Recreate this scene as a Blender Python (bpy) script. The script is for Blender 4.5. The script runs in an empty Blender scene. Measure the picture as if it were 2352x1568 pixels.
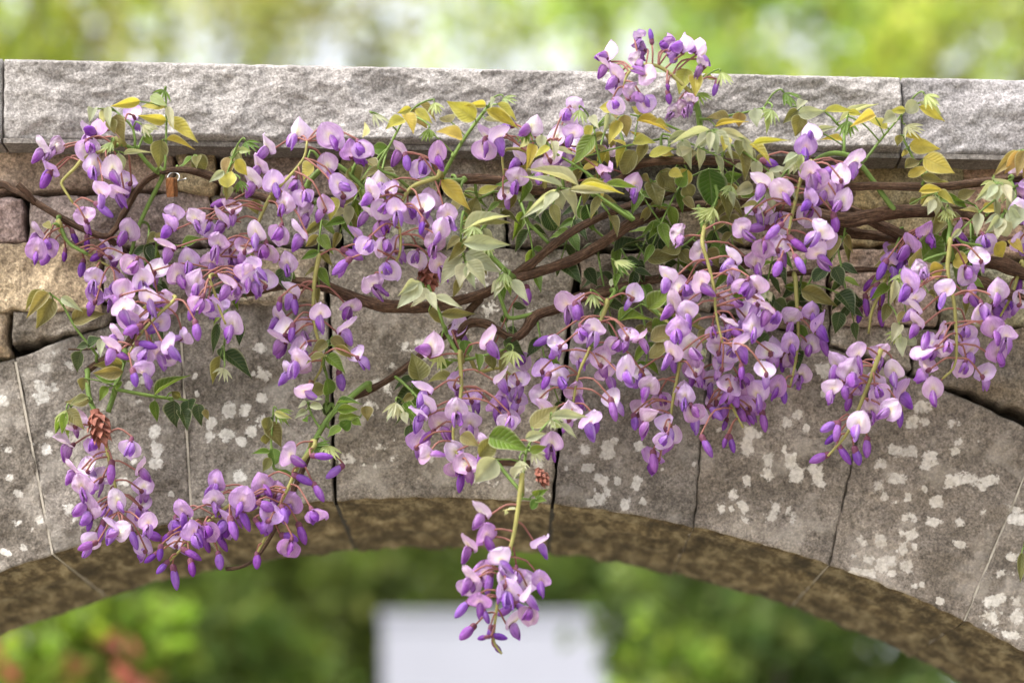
import bpy, bmesh, math, random
from mathutils import Vector, Matrix, noise
R = math.radians
random.seed(7)
sc = bpy.context.scene
col = sc.collection

# ------------------------------------------------------------------ camera, sky, sun, exposure
S = 0.9 / 2352.0          # metres per pixel of the 2352 px wide view at the arch face (y = 0)
DIST, CAMZ, HOR = 2.5, 1.5, 2100.0
cam = bpy.data.cameras.new('camera'); co = bpy.data.objects.new('camera', cam); col.objects.link(co)
co.location = (0, -DIST, CAMZ); co.rotation_euler = (R(90), 0, 0)
cam.lens = 100; cam.sensor_width = 36; cam.shift_y = (HOR - 784) / 2352.0
cam.clip_start = 0.05; cam.clip_end = 2000
cam.dof.use_dof = True; cam.dof.focus_distance = DIST - 0.065; cam.dof.aperture_fstop = 3.1
sc.camera = co
w = bpy.data.worlds.new('World'); sc.world = w; w.use_nodes = True
nt = w.node_tree; nt.nodes.clear()
sky = nt.nodes.new('ShaderNodeTexSky'); sky.sky_type = 'NISHITA'; sky.sun_disc = False
SUN_EL, SUN_AZ = R(56), R(-122)       # azimuth clockwise from +Y
sky.sun_elevation = SUN_EL; sky.sun_rotation = SUN_AZ; sky.dust_density = 4.0; sky.air_density = 1.0; sky.ozone_density = 1.0
hs = nt.nodes.new('ShaderNodeHueSaturation'); hs.inputs['Saturation'].default_value = 0.22
bg = nt.nodes.new('ShaderNodeBackground'); bg.inputs['Strength'].default_value = 0.15
ow = nt.nodes.new('ShaderNodeOutputWorld')
nt.links.new(sky.outputs[0], hs.inputs['Color']); nt.links.new(hs.outputs[0], bg.inputs['Color']); nt.links.new(bg.outputs[0], ow.inputs['Surface'])
sl = bpy.data.lights.new('sun', 'SUN'); sl.energy = 1.3; sl.angle = R(28); sl.color = (1.0, 0.95, 0.88)
so = bpy.data.objects.new('sun', sl); col.objects.link(so)
sd = Vector((math.sin(SUN_AZ) * math.cos(SUN_EL), math.cos(SUN_AZ) * math.cos(SUN_EL), math.sin(SUN_EL)))
so.rotation_euler = sd.to_track_quat('Z', 'Y').to_euler(); so.location = sd * 30
sc.view_settings.view_transform = 'Standard'; sc.view_settings.look = 'None'
sc.view_settings.exposure = 1.52; sc.view_settings.gamma = 1.0

# ------------------------------------------------------------------ helpers
REG = {'D': (0, 0, 1 / 0.9408), 'T': (1440, 40, 400 / 2091.0), 'Q': (1700, 1067, 800 / 2091.0)}
for i, (ox, oy) in enumerate(((0, 100), (800, 100), (1600, 100), (0, 600), (800, 600), (1600, 600), (0, 1067), (900, 1067))):
    REG[str(i + 1)] = (ox, oy, 0.38265)
def dsp(reg, x, y):
    ox, oy, f = REG[reg]
    return ((ox + x * f) * 0.9408, (oy + y * f) * 0.9408)
def dlen(reg, v): return v * REG[reg][2] * 0.9408
def at(px, py, y=0.0):
    k = (DIST + y) / DIST
    return Vector(((px - 1176) * S * k, y, CAMZ + (HOR - py) * S * k))
def link(o, parent=None, inv=None):
    col.objects.link(o)
    if parent is not None:
        o.parent = parent
        o.matrix_parent_inverse = inv if inv is not None else Matrix.Identity(4)
    return o
def tag(o, label=None, cat=None, group=None, kind=None):
    if label: o['label'] = label
    if cat: o['category'] = cat
    if group: o['group'] = group
    if kind: o['kind'] = kind
    return o
def empty(name, loc):
    o = bpy.data.objects.new(name, None); o.location = loc; o.empty_display_size = 0.05
    col.objects.link(o); return o
def pinv(p): return Matrix.Translation(-Vector(p.location))
class MB:
    def __init__(s): s.v = []; s.f = []; s.m = []; s.c = []; s.uv = []; s.lich = []
    def vert(s, p, c=(1, 1, 1), uv=(0, 0), l=0.0):
        s.v.append(tuple(p)); s.c.append(c); s.uv.append(uv); s.lich.append(l); return len(s.v) - 1
    def face(s, idx, m=0): s.f.append(tuple(idx)); s.m.append(m)
    def grid(s, fn, nu, nv, m=0, flip=False):
        b = len(s.v)
        for j in range(nv + 1):
            for i in range(nu + 1):
                r = fn(i / nu, j / nv)
                s.vert(*r) if isinstance(r, tuple) and not isinstance(r[0], float) else s.vert(r)
        for j in range(nv):
            for i in range(nu):
                q = (b + j * (nu + 1) + i, b + j * (nu + 1) + i + 1, b + (j + 1) * (nu + 1) + i + 1, b + (j + 1) * (nu + 1) + i)
                s.face(q[::-1] if flip else q, m)
        return b
    def tube(s, pts, rad, n=8, m=0, c=(1, 1, 1), rough=0.0, caps=True, seed=0):
        T = None; rings = []
        N = len(pts)
        run = 0.0
        for i, p in enumerate(pts):
            t = (pts[min(i + 1, N - 1)] - pts[max(i - 1, 0)])
            if t.length < 1e-9: t = Vector((0, 0, 1))
            t.normalize()
            if T is None:
                a = t.cross(Vector((0, 1, 0)))
                if a.length < 1e-3: a = t.cross(Vector((1, 0, 0)))
                a.normalize()
            else:
                a = (a - t * a.dot(t)); a.normalize()
            T = t; b = t.cross(a)
            r = rad(i / (N - 1)) if callable(rad) else rad
            if i: run += (pts[i] - pts[i - 1]).length
            ring = []
            for k in range(n):
                an = 2 * math.pi * k / n
                d = a * math.cos(an) + b * math.sin(an)
                rr = r
                if rough:
                    rr = r * (1 + rough * noise.noise(Vector((math.cos(an) * 1.6, math.sin(an) * 1.6, run * 35 + seed * 7.3))) + rough * 0.8 * noise.noise(Vector((math.cos(an) * 4.5, math.sin(an) * 4.5, run * 28 + seed))) + rough * 0.4 * noise.noise(Vector((math.cos(an) * 3, math.sin(an) * 3, run * 160 + seed))))
                ring.append(s.vert(p + d * rr, c, (k / n, run)))
            rings.append(ring)
        for i in range(N - 1):
            for k in range(n):
                s.face((rings[i][k], rings[i][(k + 1) % n], rings[i + 1][(k + 1) % n], rings[i + 1][k]), m)
        if caps:
            s.face(rings[0][::-1], m); s.face(rings[-1], m)
    def box(s, x0, x1, y0, y1, z0, z1, m=0, M=None, c=(1, 1, 1)):
        ps = [Vector((x, y, z)) for z in (z0, z1) for y in (y0, y1) for x in (x0, x1)]
        i = [s.vert(M @ p if M else p, c) for p in ps]
        for q in ((0, 2, 3, 1), (4, 5, 7, 6), (0, 1, 5, 4), (2, 6, 7, 3), (0, 4, 6, 2), (1, 3, 7, 5)): s.face([i[k] for k in q], m)
    def mesh(s, name, mats, smooth=True, attrs=True):
        me = bpy.data.meshes.new(name)
        me.from_pydata(s.v, [], s.f)
        for m in (mats if isinstance(mats, (list, tuple)) else [mats]): me.materials.append(m)
        me.polygons.foreach_set('material_index', s.m)
        me.polygons.foreach_set('use_smooth', [smooth] * len(s.f))
        if attrs:
            ca = me.color_attributes.new('tone', 'FLOAT_COLOR', 'POINT')
            ca.data.foreach_set('color', [x for c in s.c for x in (c[0], c[1], c[2], 1.0)])
            ua = me.attributes.new('uvw', 'FLOAT_VECTOR', 'POINT')
            ua.data.foreach_set('vector', [x for u in s.uv for x in (u[0], u[1], 0.0)])
            la = me.attributes.new('lichen', 'FLOAT', 'POINT')
            la.data.foreach_set('value', s.lich)
        me.update()
        return me
    def build(s, name, mats, parent=None, inv=None, smooth=True):
        return link(bpy.data.objects.new(name, s.mesh(name, mats, smooth)), parent, inv)
def spline(pts, step=0.006):
    out = []
    P = [pts[0] * 2 - pts[1]] + list(pts) + [pts[-1] * 2 - pts[-2]]
    for i in range(1, len(P) - 2):
        p0, p1, p2, p3 = P[i - 1], P[i], P[i + 1], P[i + 2]
        n = max(2, int((p2 - p1).length / step))
        for k in range(n):
            t = k / n
            out.append(0.5 * ((2 * p1) + (p2 - p0) * t + (2 * p0 - 5 * p1 + 4 * p2 - p3) * t * t + (3 * p1 - p0 - 3 * p2 + p3) * t ** 3))
    out.append(pts[-1].copy())
    return out
def nz(p, sc_, off=0.0): return noise.noise(Vector((p[0] * sc_ + off, p[1] * sc_ + off * 1.7, p[2] * sc_ - off)))
def fr(p, sc_, oct_=4, off=0.0): return noise.fractal(Vector((p[0] * sc_ + off, p[1] * sc_ + off, p[2] * sc_)), 0.9, 2.1, oct_)

# ------------------------------------------------------------------ materials
def mat(name):
    m = bpy.data.materials.new(name); m.use_nodes = True
    n = m.node_tree; n.nodes.clear()
    o = n.nodes.new('ShaderNodeOutputMaterial')
    return m, n, o
class NT:
    def __init__(s, n): s.n = n
    def nd(s, t, **kw):
        x = s.n.nodes.new(t)
        for k, v in kw.items():
            if k.startswith('_'): setattr(x, k[1:], v)
            else: x.inputs[k.replace('__', ' ')].default_value = v
        return x
    def l(s, a, b): s.n.links.new(a, b)
    def noise(s, vec, scale, detail=5, rough=0.6, dist=0.0):
        x = s.nd('ShaderNodeTexNoise', Scale=scale, Detail=detail, Roughness=rough, Distortion=dist)
        if vec is not None: s.l(vec, x.inputs['Vector'])
        return x.outputs['Fac']
    def ramp(s, fac, stops):
        x = s.nd('ShaderNodeValToRGB'); e = x.color_ramp.elements
        while len(e) < len(stops): e.new(0.5)
        for i, (p, c) in enumerate(stops):
            e[i].position = p; e[i].color = (c[0], c[1], c[2], 1) if not isinstance(c, (int, float)) else (c, c, c, 1)
        s.l(fac, x.inputs['Fac']); return x.outputs['Color']
    def mix(s, fac, a, b, mode='MIX'):
        x = s.nd('ShaderNodeMix', _data_type='RGBA', _blend_type=mode)
        for k, v in ((0, fac), (6, a), (7, b)):
            if isinstance(v, (int, float)): x.inputs[k].default_value = v
            elif isinstance(v, tuple): x.inputs[k].default_value = (*v, 1)
            else: s.l(v, x.inputs[k])
        return x.outputs[2]
    def math(s, op, a, b=None, clamp=False):
        x = s.nd('ShaderNodeMath', _operation=op); x.use_clamp = clamp
        for k, v in ((0, a), (1, b)):
            if v is None: continue
            if isinstance(v, (int, float)): x.inputs[k].default_value = v
            else: s.l(v, x.inputs[k])
        return x.outputs[0]
    def map(s, v, a, b, c=0.0, d=1.0):
        x = s.nd('ShaderNodeMapRange'); s.l(v, x.inputs[0])
        for k, t in ((1, a), (2, b), (3, c), (4, d)): x.inputs[k].default_value = t
        return x.outputs[0]
    def bump(s, h, strength, dist, prev=None):
        x = s.nd('ShaderNodeBump', Strength=strength, Distance=dist); s.l(h, x.inputs['Height'])
        if prev is not None: s.l(prev, x.inputs['Normal'])
        return x.outputs['Normal']
def stone_mat(name, dark, mid, light, lichen=False, blot=0.0, fine=1.0, warm=None, pits=0.55, speck=0.85):
    m, n, o = mat(name); t = NT(n)
    tc = t.nd('ShaderNodeTexCoord').outputs['Object']
    oi = t.nd('ShaderNodeObjectInfo').outputs['Color']
    big = t.noise(tc, 14, 5, 0.62, 0.4)
    c1 = t.ramp(big, ((0.30, dark), (0.52, mid), (0.74, light)))
    sp = t.noise(tc, 210, 4, 0.75)
    c2 = t.mix(speck, c1, t.ramp(sp, ((0.30, 0.22), (0.5, 0.5), (0.70, 0.82))), 'OVERLAY')
    pit = t.noise(tc, 130, 6, 0.8, 0.2)
    c2 = t.mix(t.map(pit, 0.46, 0.34, 0, pits), c2, t.mix(1.0, c2, (0.35, 0.33, 0.31), 'MULTIPLY'))
    sp2 = t.noise(tc, 520, 2, 0.7)
    c2 = t.mix(0.6, c2, t.ramp(sp2, ((0.32, 0.2), (0.5, 0.5), (0.68, 0.85))), 'OVERLAY')
    if warm:
        wn = t.noise(tc, 6, 4, 0.6, 0.8)
        c2 = t.mix(t.map(wn, 0.5, 0.7, 0, 0.6), c2, t.mix(1.0, c2, warm, 'MULTIPLY'))
    h = None
    if blot:
        b1 = t.noise(tc, 28, 3, 0.5, 0.6)
        c2 = t.mix(t.map(b1, 0.53, 0.63, 0, blot), c2, t.mix(0.6, c2, (0.46, 0.43, 0.39)))
    if lichen:
        la = t.nd('ShaderNodeAttribute', _attribute_name='lichen').outputs['Fac']
        ln = t.noise(tc, 150, 5, 0.7, 0.3)
        e = t.math('ADD', la, t.math('MULTIPLY', t.math('SUBTRACT', ln, 0.5), 1.7))
        lf = t.math('MULTIPLY', t.map(e, 0.35, 0.50), t.map(t.noise(tc, 22, 2, 0.5), 0.35, 0.6, 0.72, 1.0))
        lc = t.ramp(t.noise(tc, 260, 4, 0.7), ((0.3, (0.40, 0.38, 0.35)), (0.6, (0.66, 0.64, 0.61))))
        c2 = t.mix(lf, c2, lc)
    c2 = t.mix(1.0, c2, oi, 'MULTIPLY')
    p = t.nd('ShaderNodeBsdfPrincipled', Roughness=0.9)
    p.inputs['Specular IOR Level'].default_value = 0.25
    t.l(c2, p.inputs['Base Color'])
    b = t.bump(t.noise(tc, 75, 6, 0.72, 0.3), 0.75 * fine, 0.006)
    b = t.bump(t.noise(tc, 420, 3, 0.7), 0.6 * fine, 0.0016, b)
    t.l(b, p.inputs['Normal']); t.l(p.outputs[0], o.inputs['Surface'])
    return m
M_COPING = stone_mat('coping_stone', (0.215, 0.196, 0.184), (0.320, 0.295, 0.280), (0.415, 0.388, 0.372), fine=0.8, pits=0.30, speck=0.6)
M_ARCH = stone_mat('arch_stone', (0.115, 0.100, 0.085), (0.195, 0.172, 0.150), (0.30, 0.272, 0.245), lichen=True, blot=0.55)
M_RUBBLE = stone_mat('rubble_stone', (0.16, 0.14, 0.12), (0.31, 0.28, 0.245), (0.48, 0.44, 0.395), fine=1.3, warm=(1.0, 0.80, 0.55))
def soffit_mat():  # algae stain, with warm light bounced off the ground painted into the brown
    m, n, o = mat('mossy_bounce_soffit'); t = NT(n)
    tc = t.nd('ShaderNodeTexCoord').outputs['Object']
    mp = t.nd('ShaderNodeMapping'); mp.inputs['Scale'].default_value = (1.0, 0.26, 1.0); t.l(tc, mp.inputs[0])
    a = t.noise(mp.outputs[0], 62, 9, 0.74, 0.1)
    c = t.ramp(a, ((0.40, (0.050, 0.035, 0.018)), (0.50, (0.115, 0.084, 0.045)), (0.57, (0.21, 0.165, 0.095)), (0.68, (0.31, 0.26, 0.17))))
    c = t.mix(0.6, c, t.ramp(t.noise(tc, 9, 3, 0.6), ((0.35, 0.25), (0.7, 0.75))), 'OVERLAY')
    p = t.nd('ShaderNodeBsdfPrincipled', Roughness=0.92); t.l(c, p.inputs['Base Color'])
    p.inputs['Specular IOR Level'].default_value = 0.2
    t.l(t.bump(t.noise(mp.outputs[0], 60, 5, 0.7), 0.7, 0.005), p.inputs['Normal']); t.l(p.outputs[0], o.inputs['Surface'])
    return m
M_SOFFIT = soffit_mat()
def plain(name, c, rough=0.8, var=0.15, scale=60, bump=0.2, metal=0.0):
    m, n, o = mat(name); t = NT(n)
    tc = t.nd('ShaderNodeTexCoord').outputs['Object']
    a = t.noise(tc, scale, 5, 0.65)
    cc = t.ramp(a, ((0.3, tuple(x * (1 - var) for x in c)), (0.7, tuple(min(1, x * (1 + var)) for x in c))))
    p = t.nd('ShaderNodeBsdfPrincipled', Roughness=rough, Metallic=metal); t.l(cc, p.inputs['Base Color'])
    p.inputs['Specular IOR Level'].default_value = 0.25 if not metal else 0.5
    if bump: t.l(t.bump(a, bump, 0.004), p.inputs['Normal'])
    t.l(p.outputs[0], o.inputs['Surface']); return m
M_MORTAR = plain('lime_mortar', (0.40, 0.36, 0.30), 0.95, 0.25, 90, 0.5)
M_CORE = plain('dark_rubble_core', (0.035, 0.030, 0.026), 0.95, 0.4, 30, 0.6)
def bark_mat(name, dark, mid, light):
    m, n, o = mat(name); t = NT(n)
    uv = t.nd('ShaderNodeAttribute', _attribute_name='uvw').outputs['Vector']
    mp = t.nd('ShaderNodeMapping'); mp.inputs['Scale'].default_value = (9.0, 28.0, 1.0); t.l(uv, mp.inputs[0])
    tc = t.nd('ShaderNodeTexCoord').outputs['Object']
    a = t.noise(mp.outputs[0], 2.2, 5, 0.7, 0.6); b = t.noise(tc, 300, 3, 0.7)
    c = t.ramp(a, ((0.32, dark), (0.5, mid), (0.68, light)))
    c = t.mix(0.5, c, t.ramp(b, ((0.35, 0.25), (0.65, 0.8))), 'OVERLAY')
    p = t.nd('ShaderNodeBsdfPrincipled', Roughness=0.75); t.l(c, p.inputs['Base Color']); p.inputs['Specular IOR Level'].default_value = 0.3
    t.l(t.bump(a, 1.0, 0.004, t.bump(b, 0.5, 0.0012)), p.inputs['Normal']); t.l(p.outputs[0], o.inputs['Surface']); return m
M_BARK = bark_mat('vine_bark', (0.032, 0.017, 0.010), (0.095, 0.050, 0.028), (0.22, 0.135, 0.085))
M_TRUNK = bark_mat('tree_bark', (0.05, 0.04, 0.03), (0.11, 0.09, 0.07), (0.2, 0.17, 0.13))
def veg(name, base=None, trans=0.35, tint=(1, 1, 1), rough=0.5, veins=False, attr=False, var=0.12, fuzz=0.0, spec=0.3, petal=False):
    """Petal or leaf: base colour from the vertex tone and / or the object's colour, part of the light passes through."""
    m, n, o = mat(name); t = NT(n)
    oi = t.nd('ShaderNodeObjectInfo')
    tc = t.nd('ShaderNodeTexCoord').outputs['Object']
    c = t.nd('ShaderNodeAttribute', _attribute_name='tone').outputs['Color'] if attr else None
    if base is not None:
        c = t.mix(1.0, c, base, 'MULTIPLY') if c is not None else t.mix(0.0, base, base)
    else:
        c = t.mix(1.0, c, oi.outputs['Color'], 'MULTIPLY') if c is not None else oi.outputs['Color']
    hv = t.nd('ShaderNodeHueSaturation')
    t.l(t.map(oi.outputs['Random'], 0, 1, 0.5 - var * 0.12, 0.5 + var * 0.12), hv.inputs['Hue'])
    t.l(t.map(oi.outputs['Random'], 0, 1, 1 + var, 1 - var), hv.inputs['Value'])
    t.l(c, hv.inputs['Color']); c = hv.outputs[0]
    c = t.mix(0.35, c, t.ramp(t.noise(tc, 2.5, 4, 0.6), ((0.3, 0.3), (0.7, 0.7))), 'OVERLAY')
    nrm = None
    if petal:
        uv = t.nd('ShaderNodeAttribute', _attribute_name='uvw').outputs['Vector']
        mp = t.nd('ShaderNodeMapping'); mp.inputs['Scale'].default_value = (7.0, 1.1, 1.0); t.l(uv, mp.inputs[0])
        pv = t.noise(mp.outputs[0], 2.0, 4, 0.6)
        c = t.mix(0.7, c, t.ramp(pv, ((0.3, 0.33), (0.5, 0.5), (0.7, 0.66))), 'OVERLAY')
    if veins:
        uv = t.nd('ShaderNodeAttribute', _attribute_name='uvw').outputs['Vector']
        sx = t.nd('ShaderNodeSeparateXYZ'); t.l(uv, sx.inputs[0])
        au = t.math('ABSOLUTE', sx.outputs[0])
        ph = t.math('ADD', t.math('MULTIPLY', sx.outputs[1], 55), t.math('MULTIPLY', au, -13))
        vv = t.math('POWER', t.math('MULTIPLY', t.math('ADD', t.math('SINE', ph), 1.0), 0.5), 6.0)
        mid = t.map(au, 0.0, 0.10, 1.0, 0.0)
        vn = t.math('MAXIMUM', t.math('MULTIPLY', vv, 0.55), mid)
        c = t.mix(t.math('MULTIPLY', vn, 0.35), c, t.mix(0.55, c, (0.5, 0.5, 0.28)))
        edge = t.map(au, 0.80, 1.0, 0.0, fuzz)
        c = t.mix(edge, c, (0.62, 0.62, 0.45))
        nrm = t.bump(vn, 0.3, 0.03)
    else:
        nrm = t.bump(t.noise(tc, 9, 3, 0.6), 0.25, 0.03)
    p = t.nd('ShaderNodeBsdfPrincipled', Roughness=rough); t.l(c, p.inputs['Base Color']); p.inputs['Specular IOR Level'].default_value = spec
    t.l(nrm, p.inputs['Normal'])
    tr = t.nd('ShaderNodeBsdfTranslucent'); t.l(t.mix(1.0, c, tint, 'MULTIPLY'), tr.inputs['Color'])
    mx = t.nd('ShaderNodeMixShader', Fac=trans); t.l(p.outputs[0], mx.inputs[1]); t.l(tr.outputs[0], mx.inputs[2]); t.l(mx.outputs[0], o.inputs['Surface'])
    return m
M_PETAL = veg('wisteria_petal', None, 0.40, (1.0, 0.93, 1.0), 0.75, attr=True, var=0.16, spec=0.05, petal=True)
M_CALYX = veg('wisteria_calyx', (0.16, 0.05, 0.085), 0.1, (1, 1, 1), 0.6)
M_LEAF = veg('wisteria_leaf', None, 0.50, (1.25, 1.18, 0.66), 0.5, veins=True, attr=True, var=0.15, fuzz=0.5)
M_RACHIS = plain('green_flower_stalk', (0.26, 0.24, 0.075), 0.6, 0.25, 50, 0.1)
M_PEDICEL = plain('pink_flower_stalk', (0.25, 0.105, 0.085), 0.6, 0.25, 80, 0.1)
M_SHOOT = plain('green_shoot', (0.13, 0.20, 0.045), 0.55, 0.3, 60, 0.1)
M_CONE = plain('dry_bud_scale', (0.27, 0.105, 0.075), 0.75, 0.5, 160, 0.3)

# ------------------------------------------------------------------ ground
def ground():
    m, n, o = mat('lawn'); t = NT(n)
    tc = t.nd('ShaderNodeTexCoord').outputs['Object']
    c = t.ramp(t.noise(tc, 0.8, 6, 0.65), ((0.3, (0.035, 0.055, 0.015)), (0.7, (0.075, 0.10, 0.03))))
    p = t.nd('ShaderNodeBsdfPrincipled', Roughness=0.95); t.l(c, p.inputs['Base Color']); t.l(t.bump(t.noise(tc, 40, 4, 0.7), 0.6, 0.03), p.inputs['Normal']); t.l(p.outputs[0], o.inputs['Surface'])
    b = MB(); b.box(-300, 300, -300, 300, -0.5, 0.0)
    tag(b.build('ground', m, smooth=False), kind='structure')
ground()
M_BOUNCE_GRAVEL = plain('bounce_gravel', (0.40, 0.355, 0.29), 0.95, 0.3, 25, 0.6)
bp = MB(); bp.box(-1.05, 0.9, -0.5, 6.0, 0.004, 0.02); bp.box(-5.0, 5.0, -9.0, -0.5, 0.004, 0.02)  # unseen pale path, added to bounce light onto the soffit and wall
tag(bp.build('bounce_path', M_BOUNCE_GRAVEL, smooth=False), kind='structure')

# ------------------------------------------------------------------ the bridge
BR = empty('stone_bridge', (-0.085, 0.17, 0.0))
tag(BR, 'low grey stone arch bridge with rough coping, draped in purple wisteria', 'bridge')
BI = pinv(BR)
DEPTH = 0.345
CXP, CRP, RADP = 975.0, 1142.0, 2860.0      # crown and radius of the intrados in view pixels
def intr(px): return CRP + RADP - math.sqrt(max(1.0, RADP ** 2 - (px - CXP) ** 2))
# lichen patches: (view, x, y, rx, ry)
LICH = {
 'Q': '460,140,40,50 600,160,45,70 640,240,50,50 770,250,40,90 460,240,45,45 315,280,30,40 240,365,40,45 165,450,30,40 300,440,35,50 510,440,50,50 480,500,55,50 610,510,40,50 320,520,40,35 1310,90,65,50 1380,100,35,40 1175,170,45,35 1500,115,45,30 1480,170,70,35 1280,260,65,40 1165,315,35,40 1200,385,35,35 1640,275,70,42 1740,260,70,45 1870,280,60,40 1640,90,40,40 1530,410,45,40 1380,510,35,45 1510,540,50,30 1680,540,35,35 1820,480,25,35 1060,655,55,40 1180,655,45,45 1310,615,20,35 1380,620,45,35 1390,700,25,40 1320,710,30,45 1680,680,50,30 1100,780,35,35 1180,820,50,50 1240,790,45,45 1340,830,50,45 1250,870,40,30 1010,855,50,25 1100,865,55,25 1380,950,40,25 1440,940,20,20 1560,1040,30,25 2020,460,60,30 2040,520,70,40 1950,870,90,35 2020,760,40,35 1900,1040,70,40 2040,1040,40,40 1890,1150,80,70 2040,1150,50,50 2000,1260,90,30 1820,320,30,40 1460,330,30,30 1350,385,25,30 1270,410,25,25',
 '6': '900,1080,45,45 850,1130,50,45 725,1360,40,50 720,1470,50,40 860,1370,40,60 890,1460,45,40 1040,1430,35,50 1030,1500,40,40 580,1500,30,40 600,1200,45,50 580,1280,40,60 1530,1300,45,35 1640,1310,40,40 1750,1340,60,40 1720,1400,60,30 1440,1390,40,30 1540,1480,60,35 1700,1030,60,40 1720,1120,35,35 1640,1120,40,40 1900,1130,50,30 1930,1250,40,25 1910,1310,40,40 870,740,40,50 1070,790,50,50 660,1210,30,35 825,1285,22,25 960,1160,25,25',
 '8': '1380,80,35,40 1520,80,60,55 1400,190,55,40 1480,270,50,35 1590,280,25,30 1520,350,35,40 1480,390,45,50 1420,420,30,25 1640,430,40,45 1750,410,30,25 1710,290,35,50 2250,450,30,30 1720,60,40,40 1830,100,50,25 2320,360,30,30',
 '4': '285,780,40,30 250,890,40,40 265,970,55,40 340,910,40,40 20,990,40,40 300,1290,45,45 40,1300,40,30 60,1480,35,25 985,1190,35,50 1000,1300,38,60 990,1390,45,35 320,1190,40,40 1660,650,50,45 1680,820,50,40 1670,970,35,35 1560,1050,45,60 1650,1110,40,50 1600,1180,45,50 1540,1250,40,35 1450,1210,45,45 1350,1130,40,50 1340,1210,40,40 1460,1050,50,50 1530,1470,40,40 930,850,45,30 870,880,30,25 440,760,35,40 820,900,30,35 880,990,40,20',
 '7': '70,255,30,20 115,360,30,35 115,540,40,30 40,735,40,20 155,705,30,25 300,70,45,45 440,460,40,60 480,520,30,30 780,280,40,30'}
SPOTS = []
for reg, txt in LICH.items():
    for e in txt.split():
        x, y, a, b = map(float, e.split(','))
        X, Y = dsp(reg, x, y); SPOTS.append((X, Y, dlen(reg, a) * 0.85, dlen(reg, b) * 0.85, random.uniform(-0.5, 0.5)))
rl = random.Random(3)
for _ in range(46): SPOTS.append((rl.uniform(775, 1262), rl.uniform(600, 1130), rl.uniform(8, 20), rl.uniform(8, 22), rl.uniform(-1, 1)))
for _ in range(60): SPOTS.append((rl.uniform(20, 2340), rl.uniform(760, 1300), rl.uniform(3, 9), rl.uniform(3, 9), rl.uniform(-1, 1)))
for _ in range(70):     # the same growth goes on past what the view shows
    SPOTS.append((rl.uniform(2380, 4300), rl.uniform(900, 3600), rl.uniform(9, 24), rl.uniform(9, 20), rl.uniform(-1, 1)))
    SPOTS.append((rl.uniform(-1900, -30), rl.uniform(900, 3600), rl.uniform(9, 20), rl.uniform(9, 18), rl.uniform(-1, 1)))
def lichen_at(px, py, spots):
    v = 0.0
    for (x, y, a, b, r) in spots:
        dx, dy = px - x, py - y
        if abs(dx) > a + b or abs(dy) > a + b: continue
        c, s_ = math.cos(r), math.sin(r)
        u, w_ = (dx * c + dy * s_) / a, (-dx * s_ + dy * c) / b
        q = (u ** 4 + w_ ** 4) ** 0.25
        v = max(v, (1.1 - 0.65 * q) * (0.80 + 0.20 * math.sin(x * 1.7 + y * 2.3)) * (0.66 if 770 < x < 1270 else 1.0))
    return max(0.0, v)
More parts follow.
